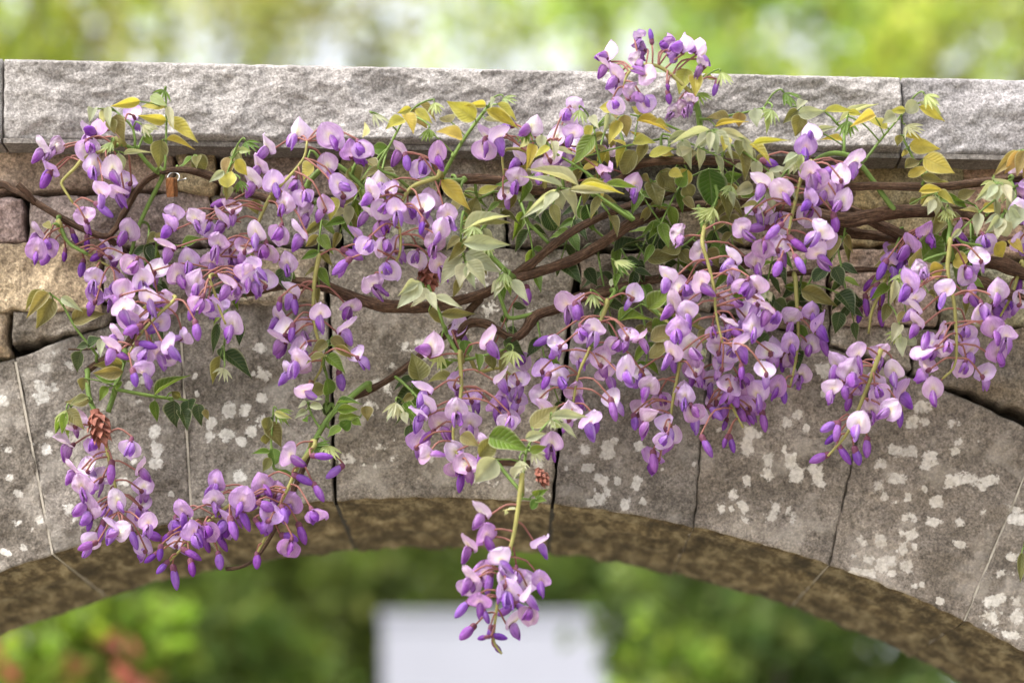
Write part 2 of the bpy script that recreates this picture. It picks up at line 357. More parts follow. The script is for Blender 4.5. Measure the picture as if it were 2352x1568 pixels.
def block(name, corner, m, tone=(1, 1, 1), front=0.0, back=DEPTH, step=4.5, rnd=6.0, rough=1.0, bulge=0.0, lich=False, soffit=False, wob=0.0, seed=0.0, style='split', parent=BR, inv=BI):
    """One stone: corner(u, v) gives the view pixel on the face (u across, v up), the face is broken with relief, the stone runs back to y = back."""
    ps = [corner(u / 8, v / 8) for u in range(9) for v in range(9)]
    W = max(p[0] for p in ps) - min(p[0] for p in ps); H = max(p[1] for p in ps) - min(p[1] for p in ps)
    nu, nv = max(4, int(W / step)), max(4, int(H / step))
    x0, x1 = min(p[0] for p in ps), max(p[0] for p in ps); y0, y1 = min(p[1] for p in ps), max(p[1] for p in ps)
    sp = [q for q in SPOTS if x0 - 60 < q[0] < x1 + 60 and y0 - 60 < q[1] < y1 + 60] if lich else ()
    b = MB()
    idx = {}
    for j in range(nv + 1):
        for i in range(nu + 1):
            u, v = i / nu, j / nv
            px, py = corner(u, v)
            du, dv = min(u, 1 - u) * W, min(v, 1 - v) * H
            if wob:
                e = max(0.0, 1 - min(du, dv) / 22.0)
                px += wob * e * noise.noise(Vector((px * 0.035, py * 0.035, seed)))
                py += wob * e * noise.noise(Vector((px * 0.035, py * 0.035, seed + 9)))
            rnd_ = rnd * (0.5 + 2.2 * max(0.0, noise.noise(Vector((px * 0.045, py * 0.045, seed + 2))))) if style != 'coping' else rnd * (0.6 + 1.6 * max(0.0, noise.noise(Vector((px * 0.03, py * 0.03, seed)))))
            d = min(du, dv); e = max(0.0, 1 - d / rnd_)
            p0 = at(px, py, 0)
            q = (p0.x, seed, p0.z)
            if style == 'coping':
                f = fr((p0.x * 0.8, 0, p0.z * 1.3), 48, 6, seed)
                g = abs(noise.noise(Vector((p0.x * 27 + p0.z * 14 + seed, p0.z * 52, seed)))); g2 = abs(noise.noise(Vector((p0.x * 60 - p0.z * 40, p0.z * 95, seed + 4))))
                wx, wz = noise.noise(Vector((p0.x * 20, p0.z * 20, seed))) * 0.35, noise.noise(Vector((p0.x * 20, p0.z * 20, seed + 30))) * 0.35
                dish = 1 - min(1.0, 1.15 * noise.voronoi(Vector((p0.x * 11 + wx + seed, p0.z * 21 + p0.x * 4 + wz, seed)))[0][0]) ** 2
                env = min(1.0, min(v, 1 - v) * H / 12.0)
                big = nz((p0.x * 0.8, 0, p0.z * 1.6), 13, seed)
                step_ = math.floor((big + 0.12 * f) * 3.5) / 3.5
                y = front + ((0.0034 * f + 0.0016 * g + 0.0024 * g2 + 0.0115 * dish) * (0.55 + 0.6 * abs(nz((p0.x, 0, p0.z), 6, seed + 5))) - 0.009 + 0.0060 * (0.6 * step_ + 0.4 * big)) * env * rough
            else:
                f = fr(q, 24, 5, 0); g = abs(noise.noise(Vector((p0.x * 15, seed, p0.z * 15))))
                y = front + (0.0042 * f + 0.006 * g * (1 if rough < 2 else 1.3)) * rough
                if bulge: y -= bulge * (1 - (2 * u - 1) ** 4) * (1 - (2 * v - 1) ** 4)
            y += e * e * rnd_ * S * 0.9
            lv = lichen_at(px, py, sp) if sp else 0.0
            idx[i, j] = b.vert(at(px, py, y) if abs(y) < 0.03 else Vector((p0.x, y, p0.z)), (1, 1, 1), (u, v), lv)
    for j in range(nv):
        for i in range(nu): b.face((idx[i, j], idx[i + 1, j], idx[i + 1, j + 1], idx[i, j + 1]))
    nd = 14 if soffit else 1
    def side(keys, mi, sof=False):
        rows = [keys]
        for k in range(1, nd + 1):
            t = k / nd; row = []
            for kk in keys:
                p = Vector(b.v[kk]); y = p.y + (back - p.y) * t
                if sof: p = p + Vector((0, 0, 0.0035 * fr((p.x, y, 0), 28, 4, seed) * min(1, t * 4)))
                row.append(b.vert((p.x, y, p.z)))
            rows.append(row)
        for k in range(nd):
            for i in range(len(keys) - 1): b.face((rows[k][i + 1], rows[k][i], rows[k + 1][i], rows[k + 1][i + 1]), mi)
        return rows[-1]
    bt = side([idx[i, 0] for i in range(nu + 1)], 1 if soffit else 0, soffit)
    rt = side([idx[nu, j] for j in range(nv + 1)], 0)
    tp = side([idx[i, nv] for i in range(nu, -1, -1)], 0)
    lf = side([idx[0, j] for j in range(nv, -1, -1)], 0)
    b.face([k for r_ in (lf[::-1], tp[::-1], rt[::-1], bt[::-1]) for k in r_[:-1]])
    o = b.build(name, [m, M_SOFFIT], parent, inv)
    o.color = (*tone, 1)
    return o
def quad(c):
    (a, b_, c_, d) = c   # bottom-left, bottom-right, top-right, top-left
    return lambda u, v: ((a[0] * (1 - u) + b_[0] * u) * (1 - v) + (d[0] * (1 - u) + c_[0] * u) * v, (a[1] * (1 - u) + b_[1] * u) * (1 - v) + (d[1] * (1 - u) + c_[1] * u) * v)
# arch stones, joint by joint: (x top, y top, x bottom) in view pixels
J = [(35, 824, 120), (412, 712, 440), (752, 572, 770), (1326, 572, 1270), (1640, 720, 1592), (2006, 838, 1905), (2392, 1000, 2215)]
JL = [(-330, 985, -205), (-660, 1210, -500), (-960, 1490, -775), (-1230, 1830, -1030), (-1440, 2230, -1260)]
JR = [(2740, 1210, 2500), (3040, 1480, 2760), (3300, 1820, 3000), (3510, 2220, 3210)]
joints = JL[::-1] + J + JR
GAP = {2: 4.0, 3: 4.5}
def arch_stone(k):
    a, c = joints[k], joints[k + 1]
    ia, ic = k - len(JL), k + 1 - len(JL)
    ga, gc = GAP.get(ia, 1.3), GAP.get(ic, 1.3)
    ya, yc = a[1], c[1]
    key = ia == 2
    xat, xct = a[0], c[0]
    if not key:
        cut = lambda q, yy: q[2] + (q[0] - q[2]) * (intr(q[2]) - yy) / (intr(q[2]) - q[1])
        if ic == 2: yc = 694; xct = cut(c, yc)
        if ia == 3: ya = 688; xat = cut(a, ya)
    def corner(u, v):
        xb = a[2] + ga + (c[2] - gc - a[2] - ga) * u; yb = intr(xb)
        xt = xat + ga + (xct - gc - xat - ga) * u; yt = ya + (yc - ya) * u
        if not key: yt -= (18 if 0 <= ia < 6 else 40) * math.sin(math.pi * u) * 0.6
        # straight joints even where neighbours differ in height
        if not key and ic == 2: xt += (math.copysign(1, 1) * -0.0)
        return (xb + (xt - xb) * v, yb + (yt - yb) * v)
    tn = [(1.0, 0.98, 0.95), (0.96, 0.95, 0.94), (1.12, 1.12, 1.10), (1.22, 1.20, 1.13), (0.86, 0.85, 0.85), (1.04, 1.0, 0.96), (0.98, 0.93, 0.88), (1.1, 1.06, 1.02)][max(0, min(7, ia + 1))]
    vis = -1 <= ia <= 6
    block('voussoir', corner, M_ARCH, tn, 0.0, DEPTH, 4.2 if vis else 14, 5.0, 0.9, 0, True, True, wob=4.0, seed=k * 3.7)
for k in range(len(joints) - 1): arch_stone(k)
# pale mortar in the tight joints, set a little behind the faces
for k, jn in enumerate(joints):
    i = k - len(JL)
    b = MB(); x, y = jn[0], jn[1]
    p0, p1 = at(jn[2], intr(jn[2]) - 1.0), at(x, y + 6)
    wdt = 0.0010 if i not in (2, 3) else 0.0024
    for (q, yy) in ((p0, {4: 0.012, 5: 0.010, 2: 0.03, 3: 0.03}.get(i, 0.0012)),):
        vs = [b.vert((pp.x + sx * wdt, yv, pp.z)) for pp in (p0, p1) for sx in (-1, 1) for yv in (yy, DEPTH - 0.01)]
        for f in ((0, 2, 6, 4), (1, 5, 7, 3), (0, 4, 5, 1), (2, 3, 7, 6), (0, 1, 3, 2), (4, 6, 7, 5)): b.face([vs[t] for t in f])
    b.build('mortar_joint', M_CORE if i in (2, 3) else M_MORTAR, BR, BI, smooth=False)
# coping: long rough-hewn blocks with a smooth lip along the lower edge
def ctop(px): return 135 + (px - 8) * 0.0205
def cbot(px): return 318 + (px - 8) * 0.0170
CY = -0.034
kc = (DIST + CY) / DIST
def coping(x0, x1, seed, step=4.0, tone=(1, 1, 1)):
    def corner(u, v):
        x = x0 + (x1 - x0) * u
        yb, yt = cbot(x), ctop(x)
        py = yb + (yt - yb) * v
        xx = x + (318 - py) * 0.012
        return (1176 + (xx - 1176) * kc, HOR + (py - HOR) * kc)
    o = block('coping_stone', corner, M_COPING, tone, CY, DEPTH + 0.04, step, 7.0, 1.0, seed=seed, style='coping')
    o.location = (0, 0, 0)
coping(-2300, 3, 11.3, 12); coping(8, 2066, 3.1, 4.0); coping(2071, 4600, 7.7, 6, (0.94, 0.95, 1.0))
def lipbox(x0, x1):       # sawn bed under the rough face
    b = MB()
    P = []
    for x in (x0, x1):
        for dy in (0, 11):
            for y in (CY - 0.001, DEPTH + 0.03):
                q = at(1176 + (x - 1176) * kc, HOR + (cbot(x) + dy - HOR) * kc, 0); P.append(b.vert((q.x, y, q.z)))
    for f in ((0, 4, 6, 2), (1, 3, 7, 5), (0, 1, 5, 4), (2, 6, 7, 3), (0, 2, 3, 1), (4, 5, 7, 6)): b.face([P[k] for k in f])
    o = b.build('sawn_bed', M_COPING, BR, BI, smooth=False); o.color = (0.62, 0.60, 0.57, 1)
lipbox(-2300, 2.5); lipbox(8.5, 2065.5); lipbox(2071.5, 4600)
# spandrel rubble
TONE = {'g': (1.08, 1.045, 0.98), 't': (1.42, 1.22, 0.96), 'd': (0.62, 0.59, 0.55), 'p': (1.22, 1.13, 1.05), 'b': (1.15, 1.05, 0.88)}
RUB = """-60,345,398,432,b 404,352,494,440,t 501,352,772,442,g 779,352,1012,442,t 1019,356,1332,450,g 1340,358,1702,455,d 1709,362,1952,450,g 1959,364,2212,482,t 2218,368,2420,482,t
-60,450,57,556,g 66,447,479,562,g 487,450,776,558,g 784,450,1161,562,g 1169,459,1502,566,d 1509,463,1802,562,g 1810,459,1951,574,d 1959,490,2202,566,t 2209,490,2420,592,p
-60,563,233,714,t 241,572,521,688,d 529,566,745,688,g 1334,578,1622,668,d 1629,571,1902,690,g 1909,576,2152,740,p 2159,601,2420,746,g"""
for i, e in enumerate(RUB.split()):
    x0, y0, x1, y1, tn = e.split(','); x0, y0, x1, y1 = map(float, (x0, y0, x1, y1))
    rr = random.Random(i); j = lambda: rr.uniform(-8, 8)
    c = ((x0 + 1, y1 + j()), (x1 - 1, y1 + j()), (x1 + j(), y0 + j()), (x0 + j(), y0 + j()))
    block('rubble_stone', quad(c), M_RUBBLE, tuple(v * rr.uniform(0.9, 1.1) for v in TONE[tn]), -0.004 + rr.uniform(-0.004, 0.006), 0.12, 4.5, 4.0, 1.7, 0.003, wob=8.0, seed=i * 2.3 + 50)
for i, (c, tn) in enumerate(((((-60, 826), (20, 820), (19, 722), (-60, 724)), 't'), (((27, 790), (236, 752), (272, 704), (30, 717)), 'd'), (((280, 742), (520, 702), (522, 694), (284, 698)), 'd'),
        (((1336, 690), (1634, 712), (1625, 676), (1336, 674)), 'd'), (((1640, 712), (1900, 782), (1904, 698), (1638, 694)), 'd'), (((1908, 786), (2090, 848), (2092, 750), (1908, 746)), 'g'), (((2098, 858), (2440, 972), (2440, 754), (2098, 756)), 'd'))):
    block('rubble_stone', quad(c), M_RUBBLE, TONE[tn], -0.002, 0.12, 4.5, 4.0, 1.7, 0.003, wob=8.0, seed=i * 5.1 + 150)
# the wall past the view: coursed stones down to the abutments
rw = random.Random(21)
def course_fill(xa, xb, side):
    y = 360 if side < 0 else 385
    while y < HOR + CAMZ / S - 10:
        h = rw.uniform(90, 170); x = xa
        while x < xb:
            wd = rw.uniform(180, 380); x2 = min(xb, x + wd)
            # keep clear of the arch ring
            xs = x2 if side < 0 else x
            jj = JL[::-1] if side < 0 else JR
            ring = -1e9
            pts = sorted([(q[0], q[1]) for q in joints])
            for (ax, ay), (bx, by) in zip(pts, pts[1:]):
                if ax <= xs <= bx: ring = ay + (by - ay) * (xs - ax) / (bx - ax)
            lim = ring if ring > -1e8 else 1e9
            ye = min(y + h, lim - 30)
            if ye - y > 40 and x2 - x > 60:
                block('rubble_stone', quad(((x + 3, ye - 3), (x2 - 3, ye - 3), (x2 - 3, y + 3), (x + 3, y + 3))), M_RUBBLE, TONE[rw.choice('ggtbpd')], 0.012, 0.12, 22, 9, 1.6, 0.010, wob=6, seed=rw.uniform(0, 90))
            x = x2
        y += h
course_fill(-2250, -66, -1); course_fill(2426, 4550, 1)
# dark inner core behind the open joints
b = MB()
outer = [(q[0], q[1]) for q in joints]
xs = [-2240] + [q[0] for q in joints] + [4540]
ys = [HOR + CAMZ / S] + [q[1] - 4 for q in joints] + [HOR + CAMZ / S]
for x in range(-2240, 4540, 20):
    pass
cols = []
for i in range(0, 340):
    x = -2240 + i * 20
    yb = HOR + CAMZ / S
    if joints[0][0] <= x <= joints[-1][0]:
        for q0, q1 in zip(joints, joints[1:]):
            if q0[0] <= x <= q1[0]: yb = q0[1] + (q1[1] - q0[1]) * (x - q0[0]) / (q1[0] - q0[0]) + 14
    cols.append((x, yb))
rows = []
for (x, yb) in cols:
    t_, l_ = at(x, cbot(x) + 8), at(x, yb)
    rows.append([b.vert((t_.x, 0.045, t_.z)), b.vert((t_.x, DEPTH, t_.z)), b.vert((l_.x, DEPTH, l_.z)), b.vert((l_.x, 0.045, l_.z))])
for p, q in zip(rows, rows[1:]):
    for k in range(4): b.face((p[k], p[(k + 1) % 4], q[(k + 1) % 4], q[k]))
b.face(rows[0][::-1]); b.face(rows[-1])
b.build('wall_core', M_CORE, BR, BI, smooth=False)

# ------------------------------------------------------------------ wisteria: flower, bud and leaf shapes
FS = 54 * S                      # one flower unit in metres
PALE, LILAC, VIOLET, CREAM = (0.83, 0.72, 0.84), (0.60, 0.40, 0.70), (0.29, 0.105, 0.44), (0.88, 0.82, 0.62)
def lerp(a, b, t): return tuple(x + (y - x) * t for x, y in zip(a, b))
def sstep(a, b, x): t = max(0, min(1, (x - a) / (b - a))); return t * t * (3 - 2 * t)
def standard(b, rng, open_, cup, width=1.0, hgt=1.0, crumple=0.0, pale=0.0):
    a0, a1 = R(35 + 20 * open_), R(55 + 62 * open_)
    n = 20; cl = [(0.16, 0.06)]
    for k in range(n):
        a = a0 + (a1 - a0) * (k / n) ** 0.8
        cl.append((cl[-1][0] + math.cos(a) * hgt * 0.93 / n, cl[-1][1] + math.sin(a) * hgt * 0.93 / n))
    sd_ = rng.uniform(0, 50); asym = rng.uniform(-0.22, 0.22); tip = rng.uniform(-0.06, 0.09); crease = rng.choice((0.0, 0.0, 0.12, 0.28))
    def fn(u, v):
        U = 2 * u - 1
        f = v * n; i = min(n - 1, int(f)); t = f - i
        x = cl[i][0] + (cl[i + 1][0] - cl[i][0]) * t; z = cl[i][1] + (cl[i + 1][1] - cl[i][1]) * t
        prof = (math.sin(math.pi * min(1, v ** 0.70 * 0.985 + 0.015)) ** 0.52)
        wdt = 0.53 * width * max(0.035, prof)
        y = U * wdt
        a = a0 + (a1 - a0) * v ** 0.8
        nx, nzv = math.sin(a), -math.cos(a)         # front-side normal of the petal
        ear = -0.24 * abs(U) ** 1.5 * (1 - v) ** 2
        fold = -cup * abs(U) ** 1.7 * wdt * 1.0 + 0.05 * math.exp(-(U / 0.16) ** 2) * (1 - v) * -1
        fold += 0.10 * noise.noise(Vector((U * 1.7 + sd_, v * 2.2, sd_))) + 0.05 * noise.noise(Vector((U * 4.2 + sd_, v * 3.4, sd_))) * (0.3 + abs(U)) + asym * U * 0.5 * v
        fold -= crease * abs(U) * (0.3 + 0.7 * v) * wdt * 2
        fold += crumple * noise.noise(Vector((U * 3.2 + sd_, v * 4.0, sd_ + 3)))
        dip = tip * math.exp(-(U / 0.25) ** 2) * sstep(0.75, 1.0, v) + 0.03 * noise.noise(Vector((U * 2.5, sd_, v))) * v
        c = lerp(LILAC, PALE, min(1.0, 0.10 + pale + 0.70 * sstep(1.0, 0.25, abs(U)) * (1 - 0.65 * v * v)))
        bl = math.exp(-(U / 0.30) ** 2) * sstep(0.75, 0.30, v)
        c = lerp(c, CREAM, 0.75 * bl); c = lerp(c, (0.80, 0.74, 0.34), 0.8 * math.exp(-(U / 0.13) ** 2) * sstep(0.58, 0.30, v))
        c = lerp(c, (0.42, 0.22, 0.50), 0.6 * math.exp(-(U / 0.03) ** 2) * sstep(0.4, 0.1, v) + 0.35 * sstep(0.12, 0.0, v))
        return (Vector((x + nx * fold, y, z + nzv * fold + dip + ear)), c, (U, v))
    b.grid(fn, 12, 12)
def wing(b, rng, side, length=0.66, drop=0.22, hgt=0.25, spread=0.13, crumple=0.0, dk=0.0, lap=0.0):
    sd_ = rng.uniform(0, 60); flare = rng.uniform(-0.08, 0.20); tone_ = rng.uniform(-0.12, 0.25)
    def fn(u, v):     # u along, v round the boat from upper to lower edge
        t = u; prof = math.sin(math.pi * min(1, 0.04 + 0.93 * t ** 0.9)) ** 0.7
        an = R(-100) + R(205) * v
        cx = 0.14 + length * t; cz = 0.02 - drop * t * t * 1.2 + 0.03 * math.sin(math.pi * t)
        y = side * (-0.012 + spread * prof * max(0, math.cos(an)) + flare * t) + lap * math.sin(math.pi * min(1, t * 1.05)) * (1.0 if math.cos(an) > 0 else 0.6)
        z = cz + hgt * prof * math.sin(an) * (0.9 if math.sin(an) < 0 else 1.05)
        k = crumple * noise.noise(Vector((u * 4 + sd_, v * 3, sd_)))
        c = lerp(VIOLET, LILAC, tone_ + 0.75 * sstep(0.75, 0.0, t) * (1 - dk) + 0.18 * noise.noise(Vector((u * 3 + sd_, v * 3, 1))) + 0.1)
        c = lerp(c, (0.20, 0.06, 0.33), (dk * 0.6 + 0.25) * sstep(0.5, 1.0, t)); c = lerp(c, PALE, 0.45 * sstep(0.75, 1.0, v) * (1 - dk))
        return (Vector((cx + k, y + k * 0.6, z + k)), c, (v, u))
    b.grid(fn, 9, 7, flip=side < 0)
def calyx(b, rng, r=0.105, ln=0.27):
    n = 10; rows = []
    for (x, rr) in ((-0.07, 0.035), (-0.04, r * 0.7), (0.03, r), (ln * 0.65, r * 1.03), (ln, r * 0.95)):
        row = []
        for k in range(n):
            an = 2 * math.pi * k / n
            tooth = 0.05 * (1 if k % 2 == 0 else -0.4) if x == ln else 0
            row.append(b.vert((x + tooth, rr * math.cos(an), rr * math.sin(an) + 0.01), (1, 1, 1)))
        rows.append(row)
    for p, q in zip(rows, rows[1:]):
        for k in range(n): b.face((p[k], p[(k + 1) % n], q[(k + 1) % n], q[k]), 1)
    b.face(rows[0][::-1], 1)
def open_flower(seed, open_, cup, pale=0.0, crumple=0.0, wl=0.64, drop=0.22, hg=0.95):
    rng = random.Random(seed); b = MB()
    standard(b, rng, open_, cup, rng.uniform(0.94, 1.08), hg * rng.uniform(0.94, 1.05), crumple, pale)
    lap = rng.choice((-1, 1)) * rng.uniform(0.03, 0.09)
    for s_ in (-1, 1): wing(b, rng, s_, wl * rng.uniform(0.85, 1.1), drop * rng.uniform(0.7, 1.3), rng.uniform(0.24, 0.34), rng.uniform(0.15, 0.27), crumple, 0.0, lap * (1.4 if s_ * lap < 0 else 0.3))
    calyx(b, rng)
    return b.mesh('flower', [M_PETAL, M_CALYX])
def bud(seed, ln, fat, dk):
    rng = random.Random(seed); b = MB()
    nu, nv = 10, 8; sd_ = rng.uniform(0, 9)
    def fn(u, v):
        t = u; an = 2 * math.pi * v
        prof = (math.sin(math.pi * min(1, 0.10 + 0.88 * t)) ** 0.6)
        rr = fat * max(0.01, prof) * (1 + 0.10 * math.cos(an * 2 + sd_))
        seam = math.exp(-((v - 0.25) / 0.06) ** 2)
        c = lerp((0.40, 0.18, 0.55), (0.20, 0.055, 0.34), min(1, dk + 0.35 * (0.5 + 0.5 * math.cos(an + sd_))))
        c = lerp(c, (0.55, 0.36, 0.72), 0.5 * seam * (1 - t))
        return (Vector((0.12 + ln * t, rr * math.cos(an), rr * 1.15 * math.sin(an) - 0.10 * t * t * ln - 0.02 * seam)), c, (v, u))
    b.grid(fn, nu, nv * 2)
    calyx(b, rng, 0.12 * min(1.15, fat / 0.17 + 0.15), 0.24)
    return b.mesh('bud', [M_PETAL, M_CALYX])
def wilted(seed):
    rng = random.Random(seed); b = MB()
    standard(b, rng, rng.uniform(0.1, 0.6), rng.uniform(0.5, 1.1), 0.72, 0.78, 0.22)
    for s_ in (-1, 1): wing(b, rng, s_, 0.6, 0.35, 0.2, 0.14, 0.2, 0.6)
    calyx(b, rng, 0.12, 0.28)
    b.c = [lerp(c, (0.40, 0.30, 0.33), 0.35) for c in b.c]
    return b.mesh('wilted_flower', [M_PETAL, M_CALYX])
FL_F = [open_flower(10 + i, o, c, p) for i, (o, c, p) in enumerate(((1.0, 0.30, 0.1), (0.9, 0.22, 0.2), (1.1, 0.42, 0.0), (0.85, 0.15, 0.3), (1.0, 0.65, 0.15), (0.95, 0.1, 0.05), (1.2, 0.45, 0.25), (0.7, 0.55, 0.2), (1.25, 0.75, 0.3), (0.8, -0.15, 0.1)))] + [open_flower(130 + i, 0.75 + 0.09 * (i % 6), 0.1 + 0.13 * (i % 5), 0.05 * (i % 7), 0.06 + 0.02 * (i % 4)) for i in range(8)]
FL_S = [open_flower(40 + i, o, c, p, 0.0, 0.68, 0.25, 0.95) for i, (o, c, p) in enumerate(((0.75, 0.45, 0.2), (0.6, 0.35, 0.3), (0.85, 0.6, 0.1), (0.5, 0.5, 0.25), (0.95, 0.3, 0.35)))]
FL_O = [open_flower(60 + i, o, c, p, 0.05, 0.70, 0.12, 0.85) for i, (o, c, p) in enumerate(((0.15, -0.35, 0.1), (0.3, -0.2, 0.2), (0.05, -0.5, 0.0), (0.4, 0.2, 0.15)))]
FL_K = [bud(80 + i, l, f, d) for i, (l, f, d) in enumerate(((0.78, 0.19, 0.15), (0.66, 0.21, 0.0), (0.85, 0.17, 0.3), (0.6, 0.16, 0.45)))]
FL_D = [bud(90 + i, l, f, d) for i, (l, f, d) in enumerate(((0.50, 0.13, 0.7), (0.42, 0.11, 0.9), (0.62, 0.15, 0.6)))]
FL_W = [wilted(100 + i) for i in range(4)]

def leaflet_mesh(seed, shape, fold, curl, twist):
    rng = random.Random(seed); b = MB(); sd_ = rng.uniform(0, 40)
    def fn(u, v):
        U = 2 * u - 1
        if shape == 'ovate': prof = (math.sin(math.pi * v ** 0.66) ** 0.9) * (1 - 0.45 * v ** 2.5)
        elif shape == 'round': prof = math.sin(math.pi * v ** 0.85) ** 0.6
        else: prof = (math.sin(math.pi * v ** 0.70) ** 1.05) * (1 - 0.40 * v * v)
        wdt = 0.5 * max(0.012, prof); y = U * wdt
        z = fold * abs(U) * wdt - curl * v * v + 0.03 * noise.noise(Vector((U * 2 + sd_, v * 3, sd_))) + 0.015 * abs(U) * math.sin(v * 16 + sd_)
        a = twist * v
        y, z = y * math.cos(a) - z * math.sin(a), y * math.sin(a) + z * math.cos(a)
        k = 0.9 + 0.25 * noise.noise(Vector((U * 1.5 + sd_, v * 2.5, 7)))
        return (Vector((v, y, z)), (k, k, k), (U, v))
    b.grid(fn, 6, 11)
    return b.mesh('leaflet', [M_LEAF])
LEAF = [leaflet_mesh(i, s_, f, c, t) for i, (s_, f, c, t) in enumerate((('ovate', 0.35, 0.15, 0.2), ('ovate', 0.55, 0.25, -0.3), ('lance', 0.4, 0.10, 0.3), ('lance', 0.7, 0.28, -0.2), ('round', 0.25, 0.12, 0.1), ('ovate', 0.2, -0.08, 0.35)))]
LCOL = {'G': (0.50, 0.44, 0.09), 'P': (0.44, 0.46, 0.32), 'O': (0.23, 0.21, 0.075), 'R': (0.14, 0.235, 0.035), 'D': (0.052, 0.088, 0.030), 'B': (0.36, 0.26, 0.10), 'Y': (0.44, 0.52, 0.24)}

def basis(fwd, up):
    f = Vector(fwd).normalized(); u = Vector(up); u = u - f * u.dot(f)
    if u.length < 1e-4: u = Vector((0, 0.3, 1)) - f * Vector((0, 0.3, 1)).dot(f)
    u.normalize(); s_ = u.cross(f)
    return Matrix((f, s_, u)).transposed()

# ------------------------------------------------------------------ the vines
VDEF = [
 ('V1', (-1.3, -0.05, 0.0), 'wisteria vine with the looped thin stem that carries the wooden tag'),
 ('V2', (1.62, -0.06, 0.0), 'wisteria vine whose twisted stems cross the keystone, one cluster dangling below the arch'),
 ('V3', (1.52, -0.09, 0.0), 'wisteria vine running just under the coping with golden leaves and a wilting upright cluster'),
 ('V4', (1.42, -0.05, 0.0), 'wisteria vine with stout crossing stems over the tan rubble stones'),
]
VINE = {}
for k, loc, lab in VDEF:
    VINE[k] = tag(empty('wisteria_vine', loc), lab, 'wisteria', 'wisteria vines on the bridge')
def vpart(o, v): pass
rs = random.Random(5)
STEM = []
def join_from(p, far):
    q = min(STEM, key=lambda s_: (s_ - p).length_squared); d = (q - p).length
    return q if 0.002 < d < far else None
def stem(v, reg, pts, r, y=-0.055, mat_=None, name='woody_stem', r1=None, yend=None, ground_to=None, rough=0.36):
    P = []
    n = len(pts)
    for i, q in enumerate(pts):
        X, Y = dsp(reg, q[0], q[1]) if reg != 'D' else q[:2]
        yy = q[2] if len(q) > 2 else (y if yend is None else y + (yend - y) * i / (n - 1))
        P.append(at(X, Y, yy))
    if ground_to: P += [Vector(g) for g in ground_to]
    sp = spline(P, 0.004)
    ra = dlen(reg, r) * S if reg != 'D' else r * S
    rb = (dlen(reg, r1) * S if reg != 'D' else r1 * S) if r1 is not None else ra
    if mat_ is not None and STEM:
        q = join_from(P[0], 0.06)
        if q is not None: P = [q, (q + P[0]) / 2 + Vector((0, -0.002, 0))] + P; sp = spline(P, 0.004)
    STEM.extend(sp[::2])
    b = MB(); sd_ = rs.uniform(0, 99)
    knot = [rs.random() for _ in range(int(4 + len(sp) / 18))]
    def rad(t):
        k = sum(0.22 * math.exp(-((t - q) / 0.012) ** 2) for q in knot) if mat_ is None else 0
        return (ra + (rb - ra) * t) * (1 + k)
    b.tube(sp, rad, 18 if mat_ is None else 8, rough=rough if mat_ is None else 0.05, seed=sd_)
    VV = VINE[v]
    return b.build(name, mat_ or M_BARK, VV, pinv(VV))
# woody stems (view pixels, depth from the arch face)
stem('V1', 'D', [(720, 470, -.05), (640, 462, -.05), (560, 440, -.055), (480, 404, -.06), (420, 390, -.065), (365, 398, -.065), (320, 430, -.06), (285, 490, -.055), (262, 530, -.05), (235, 543, -.05), (150, 505, -.05), (80, 465, -.05), (30, 436, -.05), (-40, 430, -.05), (-400, 520, -.05), (-1200, 700, -.05)], 6.5, r1=9, ground_to=[(-1.02, -.05, 1.7), (-1.25, -.05, 1.0), (-1.3, -.05, 0.0)])
stem('V1', 'D', [(80, 467, -.05), (62, 445, -.056), (40, 424, -.06)], 6, r1=7)
stem('V1', 'D', [(200, 852, -.05), (222, 835, -.05), (258, 812, -.045), (300, 780, -.04), (330, 700, -.04), (300, 600, -.04), (250, 545, -.045)], 7)
stem('V1', 'D', [(158, 802, -.03), (190, 802, -.035), (222, 800, -.04)], 2.5)
stem('V2', 'D', [(505, 690, -.03), (533, 676, -.035), (576, 668, -.04), (666, 652, -.045), (734, 656, -.05), (790, 674, -.05), (835, 691, -.05), (897, 704, -.055), (983, 705, -.055), (1041, 694, -.055), (1105, 676, -.055), (1181, 640, -.06), (1255, 618, -.06), (1329, 591, -.06), (1400, 548, -.06), (1455, 512, -.055), (1530, 484, -.05), (1592, 472, -.05), (1660, 470, -.045), (1740, 478, -.045), (1850, 500, -.04), (2000, 540, -.035), (2400, 560, -.04), (3000, 620, -.05), (4400, 1000, -.06)], 8, r1=13, ground_to=[(1.45, -.06, 1.3), (1.62, -.06, 0)])
stem('V2', 'D', [(1172, 640, -.055), (1200, 618, -.06), (1221, 605, -.062), (1307, 537, -.06), (1400, 490, -.055), (1501, 455, -.05), (1560, 430, -.045)], 9, r1=8)
stem('V2', 'D', [(1041, 798, -.05), (1052, 778, -.055), (1066, 752, -.06), (1084, 741, -.06), (1116, 745, -.06), (1149, 762, -.06), (1177, 776, -.06), (1206, 758, -.06), (1230, 726, -.06), (1285, 706, -.055), (1336, 683, -.05), (1437, 660, -.045), (1505, 642, -.04), (1600, 632, -.035), (1720, 600, -.03)], 10, r1=11)
stem('V2', 'D', [(1105, 684, -.05), (1059, 734, -.05), (976, 808, -.05), (897, 868, -.05), (840, 900, -.05), (790, 925, -.052), (755, 960, -.055), (725, 1010, -.06), (690, 1090, -.065), (655, 1165, -.07), (620, 1235, -.075), (585, 1285, -.08), (548, 1303, -.08), (518, 1306, -.08)], 8.5, r1=3.5)
stem('V2', 'D', [(1080, 1058, -.08), (1141, 1061, -.07), (1180, 1062, -.065), (1215, 1064, -.06)], 8)
